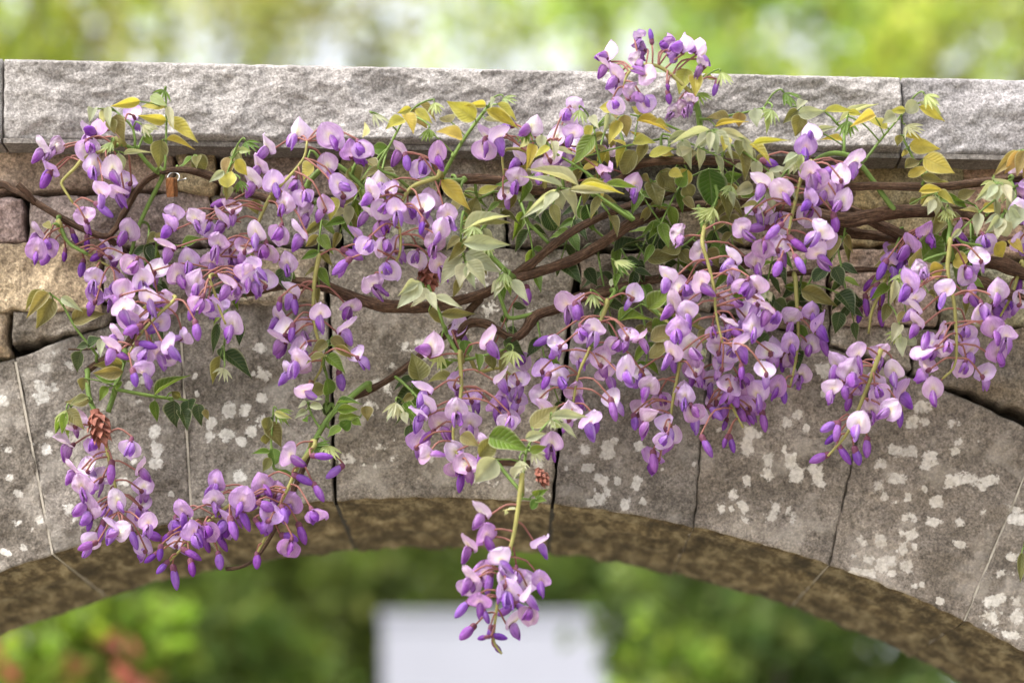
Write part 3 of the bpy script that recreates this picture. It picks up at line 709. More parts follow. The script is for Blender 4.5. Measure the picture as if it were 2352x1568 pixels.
stem('V3', 'D', [(1050, 413, -.075), (1066, 411, -.075), (1110, 410, -.075), (1149, 415, -.075), (1203, 432, -.075), (1264, 441, -.075), (1340, 440, -.07), (1400, 420, -.075), (1428, 410, -.08), (1450, 386, -.08), (1494, 373, -.085), (1560, 369, -.085), (1610, 368, -.085), (1656, 371, -.085), (1736, 386, -.085), (1822, 413, -.08), (1948, 427, -.08), (2020, 427, -.08), (2117, 430, -.08), (2189, 427, -.08), (2279, 416, -.08), (2400, 408, -.08), (2900, 420, -.08), (4100, 700, -.08)], 8.5, r1=10, ground_to=[(1.38, -.09, 1.3), (1.52, -.09, 0)])
stem('V3', 'D', [(1592, 372, -.088), (1602, 362, -.09), (1612, 352, -.09)], 9, r1=6)
stem('V4', 'D', [(1700, 458, -.06), (1820, 482, -.06), (1930, 505, -.065), (1990, 498, -.065), (2045, 488, -.065), (2135, 484, -.065), (2225, 497, -.065), (2352, 506, -.065), (2700, 560, -.06), (3800, 900, -.05)], 9, r1=11, ground_to=[(1.3, -.05, 1.2), (1.42, -.05, 0)])
stem('V4', 'D', [(1860, 462, -.045), (1926, 478, -.05), (1973, 492, -.05), (2016, 515, -.05), (2081, 546, -.05), (2120, 572, -.045), (2180, 590, -.045), (2270, 602, -.05), (2352, 625, -.05), (2600, 700, -.05)], 13, r1=12)
stem('V4', 'D', [(1740, 640, -.03), (1804, 629, -.035), (1937, 621, -.035), (2020, 620, -.035), (2110, 626, -.03)], 6)
stem('V4', 'D', [(2200, 640, -.06), (2243, 648, -.06), (2352, 688, -.06), (2500, 740, -.06)], 12)
# green shoots
def shoot(v, reg, pts, r, y=-0.07, yend=None): return stem(v, reg, pts, r, y, M_SHOOT, 'green_shoot', r1=r * 0.75, yend=yend)
shoot('V1', '1', [(985, 825), (930, 770), (870, 700), (760, 660), (690, 690)], 15, -.07, -.09)
shoot('V1', '1', [(1040, 860), (990, 960), (930, 1080), (870, 1220), (840, 1340), (800, 1450)], 15, -.062, -.045)
shoot('V1', '1', [(370, 1130), (390, 1190), (440, 1290), (560, 1360)], 14, -.055)
shoot('V1', '4', [(560, 800), (560, 900), (580, 1000), (620, 1080), (660, 1220)], 18, -.055, -.065)
shoot('V1', '4', [(800, 680), (760, 820), (735, 920), (690, 1060)], 22, -.05)
shoot('V1', '4', [(735, 915), (900, 945), (1060, 970), (1130, 970)], 13, -.055)
shoot('V2', '2', [(-120, 900), (0, 790), (100, 820), (230, 940), (330, 1040)], 20, -.06, -.045)
shoot('V2', '2', [(870, 890), (760, 890), (640, 880), (560, 920), (500, 980)], 18, -.08)
shoot('V2', '5', [(1840, 290), (1800, 350), (1740, 460), (1680, 640)], 18, -.075, -.1)
shoot('V2', '5', [(2060, 400), (1930, 260), (1860, 300)], 14, -.06)
shoot('V2', '5', [(1290, 440), (1160, 460), (1120, 380), (1090, 300)], 16, -.06)
shoot('V2', '2', [(1160, 1490), (1040, 1370), (960, 1290)], 20, -.075)
shoot('V2', '2', [(1690, 970), (1760, 1010), (1950, 1140)], 24, -.085, -.06)
shoot('V2', '2', [(1270, 1140), (1340, 1220), (1420, 1300)], 14, -.045)
shoot('V2', '5', [(1080, 1380), (1150, 1470), (1210, 1540), (1240, 1590)], 14, -.09, -.14)
shoot('V2', '5', [(860, 740), (830, 690), (760, 560), (735, 500), (640, 250)], 15, -.08)
shoot('V2', '4', [(2110, 1000), (2080, 1060), (2090, 860), (2060, 760)], 12, -.06)
shoot('V2', '4', [(2340, 880), (2150, 1040), (2060, 1150), (1980, 1290), (1930, 1380)], 20, -.065, -.09)
shoot('V2', '4', [(2100, 1160), (2170, 1140), (2280, 1090)], 10, -.07)
shoot('V3', '3', [(300, 760), (290, 640), (280, 500), (265, 420), (235, 330)], 22, -.09, -.11)
shoot('V3', '3', [(1510, 1060), (1450, 980), (1380, 880), (1310, 790), (1230, 730), (1110, 720), (1000, 780), (930, 880)], 18, -.07, -.1)
shoot('V3', '2', [(730, 870), (800, 740), (880, 610), (1015, 430)], 13, -.085, -.11)
shoot('V4', '3', [(310, 1200), (350, 1090), (400, 1000), (380, 920)], 16, -.08)
shoot('V4', '3', [(1870, 1280), (1880, 1180), (1850, 1110)], 16, -.1, -.08)
shoot('V4', '3', [(2080, 1310), (1950, 1280), (1880, 1170)], 12, -.09)

# ------------------------------------------------------------------ flower clusters
# classes: F face-on (number = wing direction, degrees clockwise from straight down), l / r side-on, b from behind, o hanging bell, k bud, d dark small bud, w wilted, u turned up
CL = [
 ('V1', '1', -.085, '760,660 545,745 480,810 400,890 400,930 470,1040', '250,690,l 345,690,w 300,830,l 290,890,k,20 600,545,u 545,600,l 560,690,o 600,755,F,0 710,785,F,10 620,935,F,-10 735,940,F,-20 500,930,b 805,865,b 330,1000,o 400,1030,b 530,1040,o 455,1120,o 545,1100,b 660,1075,k,-60'),
 ('V1', '1', -.10, '770,650 775,590 790,540', '850,455,b'),
 ('V1', '1', -.05, '370,1180 440,1290 560,1360 700,1440', '220,1230,l 235,1300,F,10 300,1310,o 290,1385,k,30 410,1380,d,0 480,1265,d,-20 555,1300,d,0 630,1185,b 650,1295,l 725,1330,b 600,1385,d,60 520,1455,k,10 610,1480,F,0 720,1480,b 820,1180,F,20 840,1425,o 590,1620,b 735,1540,l 700,1650,w'),
 ('V1', '1', -.105, '1740,970 1850,860 1940,745 1960,640', '1895,545,F,10 2085,570,F,-20 2125,640,o 2235,670,F,-20 2310,690,o 1690,675,l 1800,665,b 1780,760,o 1640,800,l 1740,870,F,-20 1595,900,l 1860,920,o 1810,1010,F,0 1940,1000,o 2060,1030,b 1950,1110,w 2130,890,F,-50 2085,775,F,-20 1990,1160,o 2180,930,b'),
 ('V1', '1', -.095, '1740,970 1690,1060 1620,1240 1605,1400 1600,1460', '1110,1080,F,0 1225,1105,F,-10 1060,1180,l 1420,1030,k,90 1465,1045,b 1400,1150,l 1320,1190,o 1635,1190,F,5 1395,1260,F,0 1340,1385,F,-10 1060,1320,l 1195,1365,F,-20 1120,1455,F,-20 1270,1510,F,0 1700,1350,o 1590,1420,F,-30 1520,1500,o 1825,1390,F,10 1780,1230,o 1895,1240,l 1555,1310,b 1500,1320,b 1480,1400,o 1680,1440,b 1010,1440,b'),
 ('V1', '4', -.105, '1340,190 1370,300 1400,400 1440,500', '1240,245,F,-20 1580,160,F,-10 1630,230,r 1440,250,l 1490,290,o 1270,370,o 1220,430,k,0 1350,390,o 1490,470,F,30 1390,350,b 1540,230,b 1690,210,b'),
 ('V1', '4', -.11, '1120,330 1010,440 900,560 820,690', '840,130,o 900,185,F,-20 945,300,F,-15 1100,355,F,85 790,270,b 790,360,F,0 800,450,F,-20 1045,470,F,50 840,535,k,80 720,570,l 705,655,l 760,690,k,-70 1185,570,F,60 1130,560,b 1255,545,k,0 910,700,o 930,630,k,-80 1000,665,F,-10 1065,700,o 890,780,F,0 860,850,k,0 1010,570,o 1100,640,r 870,420,b'),
 ('V2', '2', -.10, '700,870 530,940 460,1090 465,1300 440,1400 340,1480', '440,700,l 505,775,k,-10 340,860,F,0 590,810,o 700,690,F,-20 260,970,l 230,1090,l 400,930,b 430,1040,F,0 350,1070,o 545,1090,o 650,980,F,20 760,1075,F,-20 620,1030,b 345,1190,o 180,1260,l 250,1310,o 360,1310,o 440,1290,b 720,1180,F,10 690,1250,F,10 600,1190,d,0 570,1390,o 700,1390,F,-10 395,1460,o 265,1530,F,-60 150,1355,k,-50 95,1430,k,40 500,1250,b 620,1130,b'),
 ('V2', '4', -.075, '2040,60 2010,200 2000,350 2005,500 2040,640 2055,760 2000,870', '1840,310,l 1880,370,k,0 1760,460,l 1780,390,d,0 1775,600,l 1795,665,k,10 1930,500,F,-10 2045,405,F,-10 1860,560,d,0 1890,700,F,0 1820,810,l 1905,760,o 1915,910,F,-60 2215,530,r 2290,680,b 2130,800,b 2175,865,k,-20 2250,360,F,20 2190,140,k,30 1920,630,b 1830,520,b'),
 ('V1', '7', -.08, '660,-30 680,60 705,190 735,310 750,480', '410,50,l 600,50,o 830,70,o 560,170,b 450,215,l 510,285,F,-10 650,230,b 710,220,k,0 920,200,r 920,290,b 740,375,F,-5 530,420,l 555,475,l 570,560,k,0 680,470,o 900,405,b 880,500,o 950,510,F,20 650,590,k,0 790,580,F,60 710,580,l 590,650,F,20 560,690,k,60 850,640,k,-20 910,670,b 870,740,o 640,420,b 480,-120,b'),
 ('V2', '7', -.10, '2010,50 1900,190 1850,300 1760,480 1690,640 1645,730', '1835,95,F,-40 2050,120,k,-70 2140,215,k,60 1930,265,k,-50 2030,345,k,-20 2015,500,o 1870,385,F,40 1800,410,k,60 1905,530,b 1925,610,k,-20 1810,500,k,-10 1660,565,k,-50 1850,640,k,-70 1840,700,o 1640,790,k,0 1670,265,F,-20 1725,290,o 1655,330,k,40 1555,370,F,20 1610,430,k,60 1700,440,k,-70 1720,480,b 1560,515,k,-40 1760,330,b'),
 ('V2', '7', -.085, '1760,330 1600,370 1500,410 1350,520 1220,650 1080,790', '1385,255,F,0 1365,375,F,-15 1150,440,F,-20 1285,410,b 1500,465,b 1395,470,k,-10 1230,575,F,-30 1145,570,o 1275,610,k,-40 1420,530,l 1485,570,k,-30 1500,660,b 1410,660,k,-40 985,630,k,110 1050,650,d,50 1215,740,k,-50 1020,745,k,20 1320,690,d,-10 1400,790,k,-20 1030,835,k,50 1225,840,k,-15 1115,885,k,-10 960,770,d,60 1330,600,o 1440,590,o 1130,640,b'),
 ('V2', '5', -.10, '840,690 850,800 850,940 820,1100 800,1220 860,1440', '655,630,u 1050,610,r 1120,850,r 600,925,l 820,1010,F,0 690,1030,b 620,1020,l 570,1090,l 700,1120,F,-30 640,1210,k,50 905,1110,F,-20 1080,985,F,0 1060,1080,b 1130,970,r 1160,1080,b 830,850,b 930,950,b 620,1345,F,-80 790,1290,F,-40 880,1370,b 990,1290,l 850,1490,k,0 895,1470,d,-20 1150,1130,o 590,1230,b 1430,1230,F,-10 1090,910,o 900,1190,o 760,1180,b 820,1420,o'),
 ('V2', '5', -.06, '960,800 1100,780 1200,850', '1230,840,b 1215,950,b 1280,660,b 1170,870,b 1240,730,o 900,380,b 830,490,b 1270,320,k,0 1180,1000,b'),
 ('V2', '8', -.165, '980,240 960,400 930,600 890,760 840,950 810,1150 800,1300 850,1380', '710,485,l 745,590,F,-30 625,700,l 815,760,F,-30 1110,680,r 730,840,b 770,920,k,0 630,905,l 1100,880,F,10 940,890,o 1000,915,b 895,950,F,0 890,1010,k,0 710,1020,F,0 600,1090,k,60 1030,1010,r 975,1090,k,-50 1020,1130,o 870,1105,k,50 750,1145,k,-10 625,1245,k,50 940,1190,r 710,1280,d,80 770,1265,d,10 835,1270,d,-70 835,1360,d,-40 640,960,o 850,900,b'),
 ('V2', '5', -.095, '1780,380 1680,640 1600,820 1560,1040', '1515,340,F,-30 1600,370,r 1590,420,k,0 1950,290,b 1700,500,F,0 1460,600,b 1385,600,k,50 1600,680,F,-20 1920,560,b 2010,590,r 1830,640,o 1370,770,b 1460,800,F,0 1390,870,k,20 1580,910,F,-25 1370,930,b 1390,970,o 1370,1040,l 1530,1050,b 1785,800,F,-20 1900,760,F,0 2000,790,b 1820,960,b 1820,1040,k,-10 1685,1085,F,-20 1710,1150,k,-20 1640,560,o 1450,720,b 1760,700,b'),
 ('V2', '5', -.085, '2260,640 2240,780 2200,1000 2170,1200 2100,1290', '2070,870,F,20 1990,850,k,30 2280,935,F,0 2080,1100,F,10 1990,1030,b 1960,1130,k,10 2130,990,o 2170,1130,b 2200,1190,b 2070,1320,b 2080,1370,k,0 2350,780,b 2140,1240,o 2330,1060,o'),
 ('V4', '6', -.08, '430,640 420,800 480,1000 560,1160', '110,735,k,0 240,775,F,0 370,840,F,10 480,870,b 400,960,b 180,925,F,0 275,1050,F,10 380,1060,k,-30 550,1075,k,-20 580,990,b 640,910,F,-10 500,960,k,-20 300,1170,b 325,1270,k,-20 615,1110,d,-30 690,1110,k,-20 440,1050,k,10 600,1030,b 440,1150,d,20 490,1270,d,-10 440,1260,d,10 300,850,o 560,880,o'),
 ('V4', '6', -.115, '300,-20 330,90 370,250 390,450 430,620', '535,-130,F,-60 270,20,F,-40 150,-60,w 480,80,l 640,75,F,0 60,210,l 150,240,b 280,205,F,-40 215,290,o 650,225,F,20 560,260,o 640,330,b 450,320,F,-40 195,395,F,-30 95,380,l 140,490,F,-10 480,190,w 460,500,l 620,490,F,-10 750,470,o 700,410,l 210,610,F,-20 90,690,l 480,680,o 560,640,r 715,650,b 690,780,b 430,740,b 390,630,b 550,810,k,0 500,540,k,-30 380,560,o 580,420,b'),
 ('V3', '3', -.115, '1000,780 930,880 880,1080 840,1270 810,1420', '665,910,l 785,930,F,-30 985,810,F,0 1185,840,b 1110,830,k,60 1320,620,b 1285,730,F,0 960,640,F,-20 990,575,u 740,780,k,-60 970,1010,l 1100,920,F,0 1210,990,F,40 700,1050,b 660,1190,k,80 760,1210,k,60 800,1150,o 790,1290,b 980,1100,o 1070,1190,F,30 1150,1170,k,-10 1090,1250,o 900,1290,k,-50 880,1370,o 1010,1350,F,-60 780,1450,k,10 920,1420,k,-30 690,1320,o 1030,880,o 1130,1020,k,-20 640,1030,b'),
 ('V4', '6', -.05, '900,330 910,500 900,700 860,900', '1005,390,F,-5 890,450,F,30 860,590,F,0 1000,600,F,10 1070,620,k,-20 790,870,F,20 820,960,k,0 945,790,F,20 1060,510,r 810,780,d,0 750,640,b 860,720,o 620,1000,o'),
 ('V4', '6', -.10, '1440,660 1400,770 1360,880 1300,1030 1220,1200 1100,1340', '1300,670,F,-20 1460,670,F,10 1255,770,F,0 1520,770,F,0 1400,840,F,0 1140,770,l 1140,880,F,10 1120,970,k,30 1210,930,k,0 1300,950,b 1380,1010,F,-10 1520,1020,F,20 1560,1080,k,0 1310,1100,F,20 1590,940,r 1190,680,b 1110,1150,k,60 1160,1180,k,0 1120,1230,d,60 1350,1280,k,-10 1200,1320,k,-40 1290,1350,k,-30 1050,1350,k,60 1230,1010,k,0 1290,880,o 1430,940,o'),
 ('V4', '6', -.105, '1880,0 1865,120 1870,200 1910,400 1915,740 1830,850', '2060,50,b 1600,250,l 1660,310,F,-10 1640,400,l 1870,265,F,0 2010,280,F,-40 2180,260,F,0 1650,500,l 1830,525,F,-40 1780,600,b 2080,420,o 2145,500,F,0 1975,560,o 2030,640,F,10 2190,640,F,0 1690,690,F,-160 1720,740,b 2110,790,b 1960,780,o 1770,890,F,-10 1690,810,b 2240,540,F,-10 1850,650,o 1980,180,o 1700,160,w'),
 ('V4', '3', -.07, '1880,1180 1800,1150 1700,1200', '1950,1220,r 1740,1190,F,0 1690,1270,b 1500,1400,F,-10 1560,1440,k,20 1490,1340,b 1600,1310,l 1580,1380,o 1450,1450,k,40 2110,1290,o'),
 ('V4', '6', -.055, '1480,180 1420,330 1380,430 1360,560', '1360,250,k,50 1400,300,k,30 1345,370,k,0 1440,345,k,0 1300,460,d,0 1440,450,k,0 1250,520,b 1400,530,b'),
 ('V3', '2', -.09, '1400,640 1330,730 1220,690 1120,710 1125,860', '1590,405,F,30 1540,480,o 1310,505,F,10 1130,550,k,80 1000,620,l 1105,620,r 1000,690,o 1575,570,F,10 1560,650,b 1490,740,o 1380,790,F,10 1200,750,l 1215,850,F,0 1230,900,b 1460,590,b 1780,700,w 1780,850,w 1960,890,F,0 1960,950,k,0 1150,950,b 1440,720,b'),
 ('V3', 'T', -.115, '1330,1010 1150,840 950,680 800,620 640,630 540,680 470,760 430,900', '160,620,l 215,440,u 310,760,l 330,880,o 640,280,w 780,240,d,180 640,440,w 610,570,w 980,320,u 1010,400,w 1160,330,u 1350,350,u 1470,500,r 1080,465,w 1410,630,w 770,760,F,120 560,990,w 330,1130,o 710,1110,o 830,1110,o 1000,920,d,0 1010,1050,k,0 1060,1230,w 1200,1190,w 1280,1100,w 1270,820,d,0 1600,930,d,0 1820,1130,b'),
 ('V4', '3', -.095, '2420,960 2360,1000 2340,1100 2380,1250', '2290,875,l 2310,950,F,0 2320,1045,F,0 2330,1260,F,0 2400,900,b 2400,1100,F,-10 2390,1180,o 2420,1000,b'),
 ('V4', '6', -.05, '2330,120 2280,300 2200,450', '2320,250,k,0 2250,380,o 2170,430,o 2300,420,b 2330,330,b'),
]
rf = random.Random(11)
def nearest(poly, p):
    best = None
    for i, q in enumerate(poly):
        d = (q - p).length
        if best is None or d < best[0]: best = (d, i)
    return best[1]
NFLOW = 0
CLBL = {0: 'loose lilac cluster sprawling over the joint beside the looped stem', 14: 'solitary cluster dangling into the open arch', 26: 'wilting upright cluster with bare pink stalks above the coping', 21: 'violet-tipped cluster over the tight joint of the speckled arch stones', 10: 'deep violet cluster of mostly closed buds crossing the arch edge'}
for ci, (v, reg, y0, rp, fl) in enumerate(CL):
    pts = []
    for e in rp.split():
        x, y = map(float, e.split(',')); X, Y = dsp(reg, x, y); pts.append(at(X, Y, y0))
    q = join_from(pts[0], 0.10)
    if q is not None: pts = [q, (q + pts[0]) / 2 + Vector((0, -0.004, 0.004))] + pts
    ra = spline(pts, 0.004)
    b = MB()
    r0 = 5.2 * S
    b.tube(ra, lambda t: r0 * (1.15 - 0.65 * t), 7, 0)
    obj = bpy.data.objects.new('flower_cluster', None)   # replaced by mesh below
    bpy.data.objects.remove(obj)
    items = []
    for e in fl.split():
        q = e.split(','); x, y, c = float(q[0]), float(q[1]), q[2]; a = float(q[3]) if len(q) > 3 else 0.0
        X, Y = dsp(reg, x, y)
        j = lambda s_: rf.uniform(-s_, s_)
        dep = y0 + j(0.020)
        size = rf.uniform(0.86, 1.04)
        if (c == 'b' and rf.random() < 0.28) or (c == 'o' and rf.random() < 0.14): continue
        roll = R(a + j(14))
        Rz = Matrix.Rotation(roll, 3, 'Y')      # turns 'down' clockwise as seen from the camera
        if c == 'F':
            th = R(rf.uniform(10, 62))
            f = Rz @ Vector((j(0.55), -math.cos(th), -math.sin(th))); u = Rz @ Vector((j(0.15), -0.2, 1)); me = rf.choice(FL_F); anc = Vector((0.22, 0, 0.52)); dep -= 0.008
        elif c in 'lr':
            sx = -1 if c == 'l' else 1
            f = Vector((sx * 0.8, -0.35 + j(0.35), -0.45 + j(0.25))); u = Vector((-sx * 0.1 + j(0.25), -0.35 + j(0.4), 1)); me = rf.choice(FL_S); anc = Vector((0.35, 0, 0.25))
        elif c == 'b':
            f = Vector((j(0.6), 0.75, -0.30 + j(0.25))); u = Vector((j(0.35), 0.2, 1)); me = rf.choice(FL_F); anc = Vector((0.2, 0, 0.45)); dep += 0.006
        elif c == 'o':
            f = Vector((j(0.45), -0.40 + j(0.3), -0.9)); u = Vector((j(0.6), 1, 0.4)); me = rf.choice(FL_O); anc = Vector((0.42, 0, 0.12))
        elif c == 'u':
            f = Vector((-0.4 + j(0.4), -0.6, 0.45)); u = Vector((j(0.3), 0.1, 1)); me = rf.choice(FL_S); anc = Vector((0.35, 0, 0.35))
        elif c in 'kd':
            f = Rz @ Vector((j(0.1), -0.25 + j(0.25), -1)); u = Vector((j(0.3), -1, 0.2)); me = rf.choice(FL_K if c == 'k' else FL_D); anc = Vector((0.42, 0, 0))
            size *= 1.05
        else:
            f = Vector((j(0.9), -0.5 + j(0.4), -0.3 + j(0.6))); u = Vector((j(0.7), j(0.6), 1)); me = rf.choice(FL_W); anc = Vector((0.35, 0, 0.15))
        if ci == 26: size *= 0.86
        B = basis(f, u)
        p = at(X, Y, dep) - B @ (anc * FS * size)
        if p.y > -0.018: p.y = -0.018
        nm = {'k': 'bud', 'd': 'bud', 'w': 'wilted_flower'}.get(c, 'flower')
        items.append((nm, me, p, B, size))
        # stalk of the flower
        base = p - B @ Vector((0.05, 0, 0)) * FS * size
        k = nearest(ra, base + Vector((0, 0, 0.010)))
        if base.z > ra[k].z and ci not in (26, 3, 1): k = max(0, k - 4)
        st = ra[k]
        d = (base - st).length
        mid = (st + base) / 2 + Vector((0, -0.004, 0.12 * d)) - (B @ Vector((0.25, 0, 0))) * d * 0.4
        if d < 0.055 or ci == 26:
            b.tube(spline([st, mid, base], max(0.004, d / 6)), 2.2 * S, 5, 1, caps=False)
        else:
            # the back stalks leave a side spur of the shoot
            b.tube(spline([base + (st - base) * (0.055 / d) + Vector((0, 0.01, 0.0)), (base + (st - base) * (0.025 / d)) + Vector((0, 0, 0.005)), base], 0.008), 2.0 * S, 5, 1, caps=False)
    V = VINE[v]
    cl = b.build('flower_cluster', [M_RACHIS, M_PEDICEL], V, pinv(V))
    if ci in CLBL: cl['label'] = CLBL[ci]
    for nm, me, p, B, size in items:
        o = bpy.data.objects.new(nm, me)
        M4 = B.to_4x4(); o.matrix_world = Matrix.Translation(p) @ M4 @ Matrix.Diagonal((FS * size, FS * size * rf.uniform(0.84, 1.06), FS * size * rf.uniform(0.9, 1.06), 1))
        deep = ci in (2, 10, 11, 20, 23, 24, 28) or rf.random() < 0.13
        k = rf.random()
        o.color = ((0.78, 0.60, 0.86, 1) if deep and k < 0.7 else (1.0, 0.92, 0.97, 1) if k < 0.35 else (1.07, 1.10, 1.06, 1) if k < 0.6 else (0.95, 0.9, 1.0, 1))
        link(o, cl); NFLOW += 1

